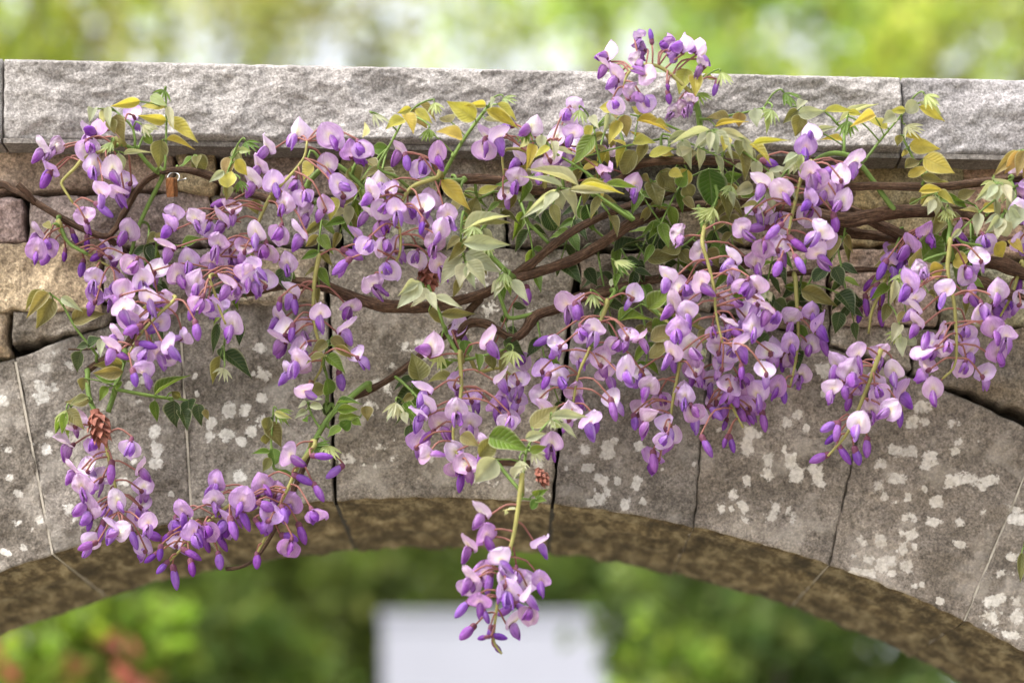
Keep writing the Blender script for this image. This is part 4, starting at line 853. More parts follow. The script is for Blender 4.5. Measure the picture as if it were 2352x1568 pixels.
# ------------------------------------------------------------------ leaves
# each leaf: vine, view, depth, stalk points, leaflets "base x, base y, tip x, tip y, width, colour"
LV = [
 ('V1', '1', -.105, '1050,820 1060,640 1060,430', '1055,425,890,405,75,G 895,385,705,420,60,G 1060,510,880,480,65,G 1075,500,1262,640,85,G 1060,630,1240,672,50,G 1030,630,1010,815,105,O 1068,420,1110,568,45,P 960,350,1070,420,60,Y'),
 ('V1', '1', -.10, '860,690 850,560 740,450', '600,430,570,505,55,P 650,430,665,530,60,P 690,420,700,555,52,P 740,470,790,645,85,O 700,500,730,590,70,O'),
 ('V1', '1', -.08, '880,690 910,620 935,590', '905,590,995,550,50,Y 920,600,970,655,55,R'),
 ('V1', '1', -.09, '700,690 760,710', '790,722,962,702,35,P 755,715,790,830,70,P'),
 ('V1', '1', -.055, '1130,820 1180,780 1240,735', '1245,730,1305,825,100,O 1235,740,1150,805,50,R 1260,735,1250,800,60,O'),
 ('V1', '1', -.10, '1430,970 1440,880 1480,760', '1465,740,1445,850,85,B 1450,940,1475,815,105,G 1500,680,1545,785,75,O 1500,760,1575,860,75,G 1430,830,1330,902,45,P 1460,930,1445,1010,60,O 1530,700,1600,700,40,Y'),
 ('V1', '1', -.07, '1980,700 1960,780', '2000,790,1920,880,130,G 2110,1000,2115,1135,95,G 2160,1050,2140,1130,80,P 2240,1050,2210,1190,75,P 1620,1010,1640,1110,90,O'),
 ('V1', '1', -.05, '960,1500 1000,1300 960,1240', '1010,1235,925,1290,70,O 945,1290,965,1455,70,D 1000,1225,1060,1290,60,O 1160,1310,1285,1250,90,R 990,1400,1030,1500,80,D 960,1450,1040,1560,90,D'),
 ('V1', '1', -.06, '330,1180 320,1200', '285,1160,335,1205,50,O'),
 ('V2', '2', -.10, '320,810 400,660 490,490', '485,500,370,550,85,G 490,470,560,572,95,G 535,430,440,465,45,G 540,440,640,555,95,B 590,400,700,500,60,B 230,610,245,520,60,P 560,440,670,520,60,G'),
 ('V2', '2', -.06, '200,760 260,690 290,690', '290,690,392,690,75,R 150,800,200,910,110,O 250,760,330,810,80,O'),
 ('V2', '2', -.11, '800,740 880,610 1015,430', '945,500,760,385,115,G 860,620,700,560,120,G 1010,410,880,410,45,G 1010,440,1230,552,75,G 1080,400,1215,500,70,G 1070,370,1025,445,75,P 1000,500,1102,512,35,P 790,520,720,470,105,O 690,610,640,595,40,R'),
 ('V2', '2', -.09, '850,960 880,1080', '725,890,910,1075,95,G'),
 ('V3', '2', -.105, '1690,870 1590,800 1460,720 1400,650', '1310,660,1275,812,65,G 1410,670,1320,755,55,G 1370,600,1360,705,65,P 1430,640,1455,752,55,P 1290,640,1215,680,50,Y 1440,690,1590,725,35,P'),
 ('V3', '2', -.10, '1760,860 1720,700 1700,560', '1690,540,1640,640,65,G 1695,600,1570,805,105,R 1800,470,1770,585,65,P 1830,470,1800,560,70,O 1890,470,1912,615,85,O 1865,510,1790,655,75,G 1830,430,1725,420,70,G 1680,480,1730,560,50,P'),
 ('V3', '2', -.09, '2290,590 2100,510 1930,470', '1970,510,2195,548,75,G 1950,640,2085,640,75,G 1960,700,1875,850,115,O 2050,730,2215,690,75,G 2010,470,1940,410,70,G 2170,640,2352,570,55,P'),
 ('V2', '2', -.115, '1950,1140 1760,1010 1680,960 1480,940', '1460,950,1238,1135,62,P 1465,960,1318,1130,50,P 1455,960,1378,1082,80,P 1470,950,1492,1085,90,P 1490,955,1615,1122,100,P 1500,930,1230,850,55,P 1600,925,1280,775,50,P 1600,930,1892,935,50,G 1540,950,1835,962,45,P 1770,915,1980,930,50,R 1410,880,1605,800,60,R 1435,1040,1480,1195,65,O'),
 ('V2', '2', -.07, '960,1010 1060,960 1180,980', '1180,980,1335,1010,100,P 900,1140,965,985,120,O 960,970,1095,930,60,G 1060,1020,1190,1050,80,O 870,960,1000,1000,70,O 1100,1100,1230,1150,60,O'),
 ('V2', '2', -.11, '865,1090 850,1280 880,1420', '870,1205,1155,1072,85,P 930,1180,1172,1150,60,O 860,1290,1170,1300,90,P 880,1350,1112,1482,100,P 890,1410,1022,1555,100,P 880,1420,835,1565,95,P 850,1380,708,1552,105,P 885,1430,940,1580,60,P 845,1250,745,1335,60,O 870,1300,775,1395,65,O'),
 ('V4', '2', -.045, '1700,1200 1850,1300 2000,1250', '1825,1345,2025,1240,90,D 2070,1215,2070,1340,85,D 2035,1390,2245,1370,90,O 2225,1370,2335,1430,75,O 1380,1080,1460,1210,120,D 1650,1040,1680,1180,110,D 1700,1300,1560,1420,90,D 1500,1420,1620,1530,100,D 1650,1450,1720,1560,80,D 2120,1260,2160,1360,80,D'),
 ('V3', '2', -.07, '2230,800 2160,870 2080,900', '2060,900,2125,1065,125,O 2120,850,2215,965,115,O 2200,830,2300,900,90,R 2000,860,2060,900,60,O 2300,820,2240,930,100,G'),
 ('V3', '3', -.125, '290,640 330,590 360,570', '350,570,85,642,42,P 350,575,235,692,60,P 355,580,345,705,50,P 370,575,398,735,62,P 385,575,505,742,55,P 400,570,630,650,50,P 560,620,628,755,50,P 600,660,752,765,62,G 620,660,852,622,42,G 450,610,440,695,70,G 540,620,540,745,72,O'),
 ('V3', '3', -.11, '290,500 400,490 560,460 690,430', '470,490,318,480,80,B 380,550,585,492,35,G 540,455,530,552,80,B 640,435,645,545,80,P 700,430,720,600,45,Y 690,440,745,560,45,P'),
 ('V3', '3', -.10, '240,440 220,330', '200,180,150,330,105,G 250,220,262,340,85,G 0,520,95,545,60,G 310,220,380,250,40,G'),
 ('V3', '3', -.085, '300,720 200,690', '0,715,122,720,80,G 130,715,245,690,60,P 250,700,180,770,70,O 440,720,560,760,60,O 560,700,640,780,90,O'),
 ('V3', '3', -.075, '1200,570 1160,530 1080,450 950,430', '910,440,815,525,65,O 950,380,905,430,60,P 910,465,1085,450,75,P 1080,450,1262,440,55,G 1170,520,1425,365,42,P 1230,460,1325,465,45,G 930,470,895,612,95,O 1030,575,1152,545,42,P 1195,640,1060,612,42,G 870,420,830,380,45,R'),
 ('V3', '3', -.11, '1320,780 1430,640 1590,450', '1595,440,1488,450,45,G 1670,390,1600,455,80,P 1680,390,1795,505,60,P 1680,420,1852,512,62,G 1480,560,1330,482,80,G 1400,470,1258,530,65,G 1530,470,1450,520,80,P 1720,380,1830,470,60,Y'),
 ('V4', '3', -.09, '1720,890 1650,760 1590,640 1580,600', '1620,665,1822,690,90,G 1710,745,1912,848,120,G 1590,810,1705,750,70,O 1610,865,1765,800,60,G 1560,600,1542,672,50,O 1590,690,1580,750,45,O 1700,870,1835,890,60,O 1600,600,1710,630,50,G'),
 ('V4', '3', -.085, '1860,1110 1800,1010 1780,970', '1680,962,1855,940,60,G 1800,980,1925,1035,95,G 1790,1000,1695,1060,55,P 1780,1010,1735,1115,55,P 1790,1010,1795,1115,60,P 1845,1080,1918,1095,85,P 1620,1045,1695,1000,45,O'),
 ('V3', '3', -.075, '430,830 340,820 200,880', '340,820,372,1045,185,R 145,930,205,825,80,R 30,830,130,960,110,O 190,920,230,1000,90,O 620,920,495,985,75,P 560,960,645,990,70,R 180,1000,260,1080,60,O 90,830,180,870,70,G 440,880,560,850,70,R'),
 ('V4', '3', -.09, '420,1010 440,950', '430,960,485,1140,95,O 470,960,505,1060,50,P 440,960,400,1060,50,O'),
 ('V4', '3', -.06, '300,1200 200,1290 150,1320', '165,1320,28,1335,95,O 360,1295,455,1370,90,R 160,1340,240,1430,80,O 320,1330,420,1440,100,O'),
 ('V3', '3', -.12, '960,740 900,730', '930,740,800,830,60,P 940,740,840,850,55,P 930,730,880,850,50,P 935,730,920,850,45,Y 900,720,810,780,50,P'),
 ('V4', '3', -.06, '1210,1200 1200,1260', '1170,1245,1095,1405,80,O 1230,1235,1232,1415,50,O 1115,1430,1005,1515,100,D 1210,1240,1260,1350,50,O 1140,1440,1200,1570,90,D'),
 ('V4', '3', -.105, '2420,760 2350,700 2310,710', '2310,705,2155,862,75,B 2330,700,2225,855,75,B 2355,700,2305,860,80,B 2390,760,2352,870,80,B'),
 ('V4', '3', -.105, '2280,880 2200,910 2160,900', '2170,910,2040,1020,55,P 2175,915,2105,1020,55,P 2185,915,2180,1035,60,P 2200,910,2225,1045,62,P 2220,920,2275,1030,60,P'),
 ('V4', '3', -.105, '2300,1000 2230,1100', '2200,1120,2098,1160,50,P 2200,1125,2115,1225,62,P 2205,1130,2180,1275,75,P 2215,1130,2245,1250,85,P 2320,1060,2290,1190,115,P 2240,1090,2340,1150,80,P'),
 ('V4', '3', -.07, '2100,1130 2040,1050', '2090,1060,2205,1080,60,G 1930,1000,2045,955,70,O 1900,1020,2000,1060,60,R 2250,1000,2350,980,90,R'),
 ('V4', '3', -.075, '1870,1300 1800,1290 1720,1260', '1695,1390,1835,1250,170,R 1720,1240,1830,1200,80,R 1640,1455,1695,1310,80,O 1900,1400,1990,1400,105,G 1750,1475,1850,1440,105,G 2170,1290,2225,1385,100,G 2258,1270,2352,1345,70,G 2100,1230,2180,1290,70,O 1600,1340,1660,1440,60,O'),
 ('V1', '4', -.065, '620,700 560,620 480,520 380,350 280,290', '275,285,145,405,55,O 310,300,170,445,80,O 340,340,232,525,115,O 390,330,522,412,55,P 458,480,662,420,105,O 560,640,632,580,90,D 515,670,480,812,95,D 650,595,640,705,55,P 560,630,480,650,50,D'),
 ('V1', '4', -.07, '740,890 780,800 790,740', '785,760,600,760,80,O 785,800,582,820,80,O 730,870,600,815,70,R 690,900,630,985,60,R 745,880,775,900,60,R 790,700,840,740,60,R 540,840,520,930,70,O 770,720,680,700,50,O'),
 ('V1', '4', -.06, '735,915 900,945 1060,970', '985,955,1185,798,75,R 985,985,1000,1125,60,R 1110,985,1112,1165,130,D 1200,980,1212,1092,110,D 1262,1010,1280,1145,80,D 1312,1040,1325,1115,50,O 1095,930,1165,975,50,O 1160,1050,1200,1160,90,D'),
 ('V1', '4', -.075, '580,990 480,1000 430,1060', '570,985,415,1000,70,O 560,960,440,1010,60,O 420,1060,340,1210,50,R 425,1065,390,1200,55,R 430,1070,470,1175,62,R 430,1045,535,1165,80,O 425,1070,435,1225,55,R'),
 ('V1', '4', -.06, '1440,520 1430,640', '1405,700,1345,885,60,O 1430,680,1615,825,105,D 1385,495,1358,690,55,D 1510,490,1535,625,80,D 1410,650,1430,740,50,D'),
 ('V2', '4', -.08, '2060,760 2090,640 2120,580', '2085,610,1985,690,70,O 2120,580,2230,715,95,O 2130,640,2275,720,60,O 2080,700,1950,735,80,O 2085,700,2205,800,80,R 2110,590,2200,650,80,O'),
 ('V2', '4', -.07, '2090,1000 2095,940', '2095,950,2095,850,105,R 2070,890,1975,970,90,O 2060,1010,2120,1080,80,D'),
 ('V2', '4', -.08, '2100,1160 2200,1130 2300,1090', '2150,1000,2300,985,48,R 2150,1050,2295,1035,60,R 2160,1105,2290,1080,70,R 2180,1160,2232,1120,75,R 2250,1110,2305,1140,60,R 2330,1020,2350,1115,80,O 2170,1150,2090,1230,70,R'),
 ('V2', '4', -.08, '2040,1160 1990,1080 1960,990', '1960,1000,1890,1035,45,P 1970,990,2055,968,45,P 1975,1020,2060,1030,60,P 1955,1050,1880,1095,45,P 1945,1100,1960,1120,40,R'),
 ('V2', '4', -.085, '1750,1420 1730,1280 1740,1110', '1710,1130,1800,1275,105,O 1720,1090,1690,1200,70,O 1745,1070,1850,1135,45,R 1750,1060,1860,1100,40,Y 1740,1290,1760,1390,80,R 1725,1350,1680,1440,60,O 1720,1310,1605,1322,45,R 1790,1360,1880,1390,60,O 1690,1200,1700,1270,70,O'),
 ('V1', '4', -.05, '1850,130 1820,140', '1800,140,1835,295,105,D 960,0,980,110,70,D 1000,140,1020,240,80,D 1830,110,1870,180,60,O'),
 ('V2', '5', -.10, '740,510 680,350 590,230', '595,230,440,405,95,P 670,320,515,370,105,P 680,325,860,392,48,P 720,440,945,432,60,O 640,410,755,500,90,O 560,230,460,310,60,P 640,300,700,410,60,P'),
 ('V2', '5', -.095, '1160,180 1140,220', '1110,220,1060,335,55,P 1120,220,1120,355,55,R 1140,215,1170,310,50,R 1170,220,1285,362,70,P 1100,220,1040,300,50,P'),
 ('V2', '5', -.08, '1850,300 1840,230', '1830,210,1810,270,50,P 1850,180,1830,270,45,R 1860,140,1950,130,35,Y 1850,150,1930,180,35,Y'),
 ('V2', '5', -.08, '2160,490 2060,400 2000,370', '2045,400,2205,275,120,R 1850,480,2078,430,140,R 2060,600,2240,530,130,O 2050,715,2240,590,110,O 2070,520,2170,500,100,R'),
 ('V2', '5', -.085, '860,730 960,710 1130,660', '590,860,545,675,140,O 800,835,640,850,95,O 1040,690,1055,800,80,O 1110,675,1112,800,80,O 1150,670,1190,770,45,Y 870,600,890,690,85,R 955,690,975,790,60,R 700,760,800,740,60,R 700,730,620,700,40,Y'),
 ('V2', '5', -.075, '600,1010 500,1030', '440,1035,368,1115,60,P 470,1015,545,1110,70,R 540,950,470,1000,50,O 480,1060,510,1140,50,P 500,1000,570,1110,60,R'),
 ('V2', '5', -.145, '1230,1590 1270,1300 1330,1210 1420,1110', '1295,1160,1475,1025,115,O 1420,1090,1665,1085,60,P 1420,1140,1520,1150,35,Y 1480,1130,1592,1225,38,P 1260,1230,1400,1190,60,P 1030,1215,1285,1290,140,R 965,1345,1090,1205,110,O 850,1205,965,1275,80,O 1075,1355,935,1515,135,P 1290,1310,1405,1275,55,R 1185,1480,1240,1395,75,P'),
 ('V2', '5', -.05, '1190,600 1130,620', '1120,610,1265,690,90,D 1120,440,1140,500,70,D 1180,380,1270,400,60,D 1150,520,1220,560,50,D'),
 ('V4', '6', -.045, '1000,200 950,290', '930,285,1165,375,100,O 1080,150,1010,220,90,D 1170,300,1280,420,120,D 820,260,940,280,50,R 760,350,850,420,90,D 1180,420,1150,560,90,D 900,330,1010,300,70,D 1300,330,1260,440,80,D 720,560,650,640,80,D 1000,350,1090,440,90,D'),
 ('V4', '6', -.085, '1600,160 1560,220', '1530,215,1505,385,55,P 1560,500,1508,605,70,P 1570,580,1575,705,70,P 1590,590,1665,625,70,P 1560,230,1540,350,40,P 1600,420,1545,500,70,O 1740,300,1820,350,60,O'),
 ('V4', '6', -.075, '700,360 690,310', '690,300,640,370,60,P 710,300,740,350,50,P 20,280,100,390,105,R 350,540,270,640,100,O 290,660,310,750,45,P 250,650,180,740,80,R 270,500,200,420,90,O'),
 ('V2', '8', -.15, '980,390 1080,400', '1060,380,1140,330,45,R 1070,400,1130,400,50,R 1080,400,1030,455,55,R 1050,370,1090,330,40,R 945,460,850,462,25,P 870,460,875,505,25,P'),
 ('V4', 'Q', -.05, '2110,640 2090,700', '2075,735,2070,925,62,O 2100,740,2120,900,70,O'),
]
rlv = random.Random(23)
NLEAF = 0
LEAFP = []
for (v, reg, y0, sp_, lf) in LV:
    V = VINE[v]
    pts = [at(*dsp(reg, *map(float, e.split(','))), y0 + 0.004) for e in sp_.split()]
    if len(pts) < 2: continue
    q = join_from(pts[0], 0.08)
    if q is not None: pts = [q, (q + pts[0]) / 2 + Vector((0, -0.003, 0.002))] + pts
    LEAFP.extend(spline(pts, 0.006))
    b = MB(); b.tube(spline(pts, 0.006), lambda t: (4.0 - 1.8 * t) * S, 6, 0)
    lo = []
    kids = []
    for e in lf.split():
        q = e.split(','); bx, by, tx, ty, wd = map(float, q[:5]); c = q[5]
        dd = rlv.uniform(-0.012, 0.012) - (0.014 if c in 'PG' else 0.0)
        lim = -0.058 if at(*dsp(reg, bx, by)).z > at(0, 350).z else -0.022
        pb = at(*dsp(reg, bx, by), min(lim, y0 + dd)); pt = at(*dsp(reg, tx, ty), min(lim, y0 + dd + rlv.uniform(-0.014, 0.010)))
        d = pt - pb; L = d.length; W = dlen(reg, wd) * S
        k = nearest(pts, pb)
        tilt = rlv.uniform(-0.5, 0.6)
        nrm = Vector((rlv.uniform(-0.4, 0.4), -1.0, rlv.uniform(-0.3, 0.9)))
        asp = W / L
        me = LEAF[rlv.choice((2, 3)) if asp < 0.38 else (rlv.choice((0, 1, 5, 0)) if asp < 0.7 else rlv.choice((4, 0)))]
        kids.append((me, pb, basis(d, nrm), L, W * 1.12, c))
        # little stalk joining the leaflet to the leaf
        sp2 = spline(pts, 0.006); kk = nearest(sp2, pb)
        if (sp2[kk] - pb).length < 0.03: b.tube([sp2[kk], (sp2[kk] + pb) / 2 + Vector((0, 0, 0.001)), pb + d * 0.04], 1.6 * S, 5, 0, caps=False)
    leaf = b.build('compound_leaf', [M_SHOOT], V, pinv(V))
    for me, pb, B, L, W, c in kids:
        o = bpy.data.objects.new('leaflet', me)
        o.matrix_world = Matrix.Translation(pb) @ B.to_4x4() @ Matrix.Diagonal((L, W, (L + W) * 0.5, 1))
        cc = LCOL[c]; jv = rlv.uniform(0.85, 1.15)
        o.color = (cc[0] * jv * rlv.uniform(0.92, 1.08), cc[1] * jv, cc[2] * jv, 1)
        link(o, leaf); NLEAF += 1
# more leaves of the same vines, feather-shaped, filling in behind the clusters
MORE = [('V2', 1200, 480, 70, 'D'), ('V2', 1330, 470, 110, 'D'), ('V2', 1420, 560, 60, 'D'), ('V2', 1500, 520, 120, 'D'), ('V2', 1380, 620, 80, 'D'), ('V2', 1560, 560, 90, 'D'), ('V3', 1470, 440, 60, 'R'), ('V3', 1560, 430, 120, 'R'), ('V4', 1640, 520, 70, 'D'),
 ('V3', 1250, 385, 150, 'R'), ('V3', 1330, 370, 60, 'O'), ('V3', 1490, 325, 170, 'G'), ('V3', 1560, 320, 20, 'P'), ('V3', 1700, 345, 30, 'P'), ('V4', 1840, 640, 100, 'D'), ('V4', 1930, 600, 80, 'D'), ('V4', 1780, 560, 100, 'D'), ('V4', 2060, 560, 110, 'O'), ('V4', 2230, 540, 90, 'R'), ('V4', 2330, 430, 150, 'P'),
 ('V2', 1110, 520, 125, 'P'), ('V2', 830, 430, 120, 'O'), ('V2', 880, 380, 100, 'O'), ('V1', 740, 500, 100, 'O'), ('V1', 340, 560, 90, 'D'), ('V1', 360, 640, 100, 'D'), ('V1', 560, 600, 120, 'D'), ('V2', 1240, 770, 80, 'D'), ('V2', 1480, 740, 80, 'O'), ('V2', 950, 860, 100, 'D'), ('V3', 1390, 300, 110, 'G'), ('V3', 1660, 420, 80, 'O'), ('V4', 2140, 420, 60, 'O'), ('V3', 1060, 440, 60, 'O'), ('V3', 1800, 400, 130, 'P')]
for (v, x, y, a, c) in MORE:
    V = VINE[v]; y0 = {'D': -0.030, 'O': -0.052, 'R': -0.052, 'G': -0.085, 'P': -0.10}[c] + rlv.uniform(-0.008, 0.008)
    if y < 400: y0 = min(y0, -0.075)
    L = rlv.uniform(95, 150); d = Vector((math.cos(R(a)), math.sin(R(a)))); pr = Vector((-d.y, d.x)); bend = rlv.uniform(-0.25, 0.25)
    pos = lambda t: (x + d.x * L * t + pr.x * L * bend * t * t, y + d.y * L * t + pr.y * L * bend * t * t + 14 * t * t)
    pts = [at(*pos(t), y0 - 0.012 * math.sin(t * 2.5)) for t in (-0.3, 0.0, 0.33, 0.66, 1.0)]
    q = join_from(pts[0], 0.09)
    if q is not None: pts = [q, (q + pts[0]) / 2 + Vector((0, -0.003, 0.002))] + pts
    LEAFP.extend(spline(pts, 0.006))
    b = MB(); b.tube(spline(pts, 0.006), lambda t: (3.6 - 2.0 * t) * S, 6, 0)
    leaf = b.build('compound_leaf', [M_SHOOT], V, pinv(V))
    n = rlv.randint(3, 4)
    spots = [(k / n * 0.92 + 0.05, s_) for k in range(n) for s_ in (-1, 1)] + [(1.0, 0)]
    for t, s_ in spots:
        q = pos(t); ll = rlv.uniform(44, 62) * (1 - 0.25 * t); an = R(s_ * rlv.uniform(42, 66))
        dx = d.x * math.cos(an) - d.y * math.sin(an); dy = d.x * math.sin(an) + d.y * math.cos(an)
        yb = y0 - 0.012 * math.sin(t * 2.5)
        pb = at(*q, yb); pt = at(q[0] + dx * ll, q[1] + dy * ll + 8, min(-0.02, yb + rlv.uniform(-0.012, 0.010)))
        o = bpy.data.objects.new('leaflet', LEAF[rlv.choice((0, 1, 2, 3, 5))])
        lw = (pt - pb).length; ww = lw * rlv.uniform(0.36, 0.5)
        o.matrix_world = Matrix.Translation(pb) @ basis(pt - pb, Vector((rlv.uniform(-.4, .4), -1, rlv.uniform(-.2, .9)))).to_4x4() @ Matrix.Diagonal((lw, ww, (lw + ww) * 0.5, 1))
        c2 = c if rlv.random() < 0.75 else {'D': 'R', 'O': 'R', 'R': 'O', 'G': 'O', 'P': 'O'}[c]
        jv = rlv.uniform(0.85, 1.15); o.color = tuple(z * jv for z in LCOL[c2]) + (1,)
        link(o, leaf); NLEAF += 1
# unfurling leaf tips: fans of narrow folded leaflets
FANS = [('V1', '1', -.11, '1030,350,30 690,680,30 1590,680,-20 1535,930,0 950,560,-60'), ('V2', '2', -.115, '330,500,-40 1150,390,-30 640,600,0 920,1230,0 1010,1330,-10 1130,1520,0 1880,1430,-60'),
        ('V3', '2', -.11, '1260,610,20 1610,480,0 690,430,-20'), ('V3', '3', -.125, '440,240,-30 305,360,-60 725,480,10 1760,380,-40 860,370,-30 1225,560,10'), ('V4', '3', -.1, '1640,575,-50 470,960,10 1780,1030,20 2140,940,10 2210,1160,10 1860,1110,0 350,1110,30 310,1110,60'),
        ('V1', '4', -.08, '1420,820,0 410,1090,10'), ('V2', '4', -.09, '1800,1080,-40 2050,1300,-60 2100,1320,-20'), ('V2', '5', -.10, '690,730,20 1170,720,0 1110,240,0 430,1050,10 1900,130,-70 1700,350,-20'), ('V2', '5', -.15, '1450,1130,-20 1340,1340,-30 1230,1410,0'), ('V4', '6', -.09, '1550,220,10 1530,580,20 690,310,20 270,690,10')]
def fan_mesh(seed):
    rng = random.Random(seed); b = MB()
    n = rng.randint(6, 9)
    for i in range(n):
        a = R(-58 + 116 * i / (n - 1) + rng.uniform(-6, 6)); L = rng.uniform(0.75, 1.05) * (1 - 0.25 * abs(i / (n - 1) - 0.5)); wd = rng.uniform(0.13, 0.2)
        ax = Vector((math.cos(a), 0, math.sin(a))); ys = rng.uniform(-0.35, 0.35); cu = rng.uniform(0.05, 0.3)
        sdv = Vector((-math.sin(a), 0, math.cos(a)))
        def fn(u, v, L=L, wd=wd, ax=ax, ys=ys, cu=cu, sdv=sdv):
            U = 2 * u - 1; w_ = wd * math.sin(math.pi * min(1, v * 0.97 + 0.03)) ** 0.8 * 0.5
            p = ax * (L * v) + sdv * (U * w_) + Vector((0, ys * v * 0.6 - 0.6 * abs(U) * w_, 0)) + Vector((cu * v * v, 0, 0))
            return (p, (1, 1, 1), (U, v))
        b.grid(fn, 4, 6)
    b.tube([Vector((-0.35, 0, 0)), Vector((-0.1, 0.02, 0)), Vector((0.06, 0, 0))], 0.035, 5)
    return b.mesh('leaf_tip', [M_LEAF])
FM = [fan_mesh(200 + i) for i in range(5)]
for v, reg, y0, txt in FANS:
    V = VINE[v]
    for e in txt.split():
        x, y, a = map(float, e.split(','))
        X, Y = dsp(reg, x, y)
        L = rlv.uniform(30, 42) * S
        f = Matrix.Rotation(R(a + rlv.uniform(-10, 10)), 3, 'Y') @ Vector((0, -0.3, -1))
        B = basis(f, Vector((1, rlv.uniform(-0.3, 0.3), 0)))
        o = bpy.data.objects.new('leaf_tip', rlv.choice(FM))
        o.matrix_world = Matrix.Translation(at(X, Y, y0) - f * L * 0.45) @ B.to_4x4() @ Matrix.Scale(L, 4)
        c = LCOL[rlv.choice('YPYYR')]; o.color = (*c, 1)
        p0 = at(X, Y, y0) - f * L * 0.75; q = min(LEAFP + STEM, key=lambda s_: (s_ - p0).length_squared)
        if 0.002 < (q - p0).length < 0.06:
            bs = MB(); bs.tube(spline([q, (q + p0) / 2 + Vector((0, -0.002, 0.003)), p0, p0 + f * L * 0.2], 0.005), 1.9 * S, 6); bs.build('leaf_stalk', M_SHOOT, V, pinv(V))
        link(o, V, pinv(V))
# dry bud-scale cones at the head of two clusters
def cone(v, reg, x, y, y0, ln, rad, ang):
    b = MB(); n = 26; rng = random.Random(int(x))
    for i in range(n):
        t = i / n; a = i * 2.4
        r = rad * (0.55 + 0.55 * math.sin(math.pi * min(1, t * 0.8 + 0.18)))
        c = Vector((ln * t, 0, 0)); out = Vector((0, math.cos(a), math.sin(a))); tang = Vector((0, -math.sin(a), math.cos(a)))
        w_ = rad * rng.uniform(0.7, 1.1); r *= rng.uniform(0.85, 1.15)
        p0 = c + out * r * 0.5 - tang * w_ * 0.6; p1 = c + out * r * 0.5 + tang * w_ * 0.6
        p2 = c + out * r * 1.05 + Vector((ln * 0.14, 0, 0)) + tang * w_ * 0.5; p3 = c + out * r * 1.05 + Vector((ln * 0.14, 0, 0)) - tang * w_ * 0.5
        p4 = c + out * r * (1.05 + 0.25 * rng.random()) + Vector((ln * rng.uniform(0.3, 0.42), 0, 0))
        ids = [b.vert(p) for p in (p0, p1, p2, p4, p3)]; b.face(ids)
    b.tube([Vector((-0.1 * ln, 0, 0)), Vector((ln * 0.5, 0, 0)), Vector((ln * 1.1, 0, 0))], lambda t: rad * 0.55 * (1 - 0.5 * t), 8)
    f = Matrix.Rotation(R(ang), 3, 'Y') @ Vector((0, -0.1, -1))
    B = basis(f, Vector((0, -1, 0)))
    X, Y = dsp(reg, x, y); V = VINE[v]
    o = link(bpy.data.objects.new('bud_scale_cone', b.mesh('bud_scale_cone', [M_CONE], smooth=False)), V, pinv(V))
    o.matrix_basis = Matrix.Translation(at(X, Y, y0) - f * ln * 0.5) @ B.to_4x4()
cone('V1', '4', 630, 1150, -.10, 62 * S, 20 * S, -15)
cone('V2', '5', 1365, 1470, -.15, 34 * S, 11 * S, -30)
cone('V2', '2', 640, 1500, -.07, 50 * S, 20 * S, -10)

# ------------------------------------------------------------------ the little wooden tag on its wire ring
M_WOOD = bark_mat('tag_wood', (0.10, 0.035, 0.012), (0.24, 0.095, 0.030), (0.40, 0.19, 0.075))
M_WIRE = plain('zinc_wire', (0.62, 0.62, 0.62), 0.35, 0.1, 200, 0.0, 1.0)
tp = at(394, 412, -0.078)
TG = tag(empty('wooden_tag', tp), 'small brown wooden tag hanging by a wire ring from the looped stem', 'tag')
b = MB()
hw, hd, hl = 5.5 * S, 15 * S, 38 * S
sec = [(-1, -1), (1, -1), (1, 1), (-1, 1)]
rows = []
for zz, kx in ((0.10, 0.75), (0.0, 1.0), (-0.9, 1.0), (-1.0, 0.92)):
    rows.append([b.vert((hw * sx * kx, hd * sy * kx, zz * hl), uv=(sx * 0.2, zz * 0.02 + sy * 0.01)) for sx, sy in sec])
for p, q in zip(rows, rows[1:]):
    for k in range(4): b.face((q[k], q[(k + 1) % 4], p[(k + 1) % 4], p[k]))
b.face(rows[0]); b.face(rows[-1][::-1])
tb = b.build('wood_block', M_WOOD, TG, smooth=False)
tb.rotation_euler = (R(10), R(-9), R(38))
b = MB()
ring = [Vector((13 * S * math.sin(a) + 2 * S, 10 * S * math.cos(a) + 0.008, 13.5 * S * math.cos(a) + 10 * S)) for a in [R(-150 + k * 15) for k in range(21)]] + [Vector((26 * S, 0.002, 1 * S)), Vector((34 * S, -0.004, -1 * S))]
b.tube(ring, 1.35 * S, 8)
b.build('wire_ring', M_WIRE, TG)

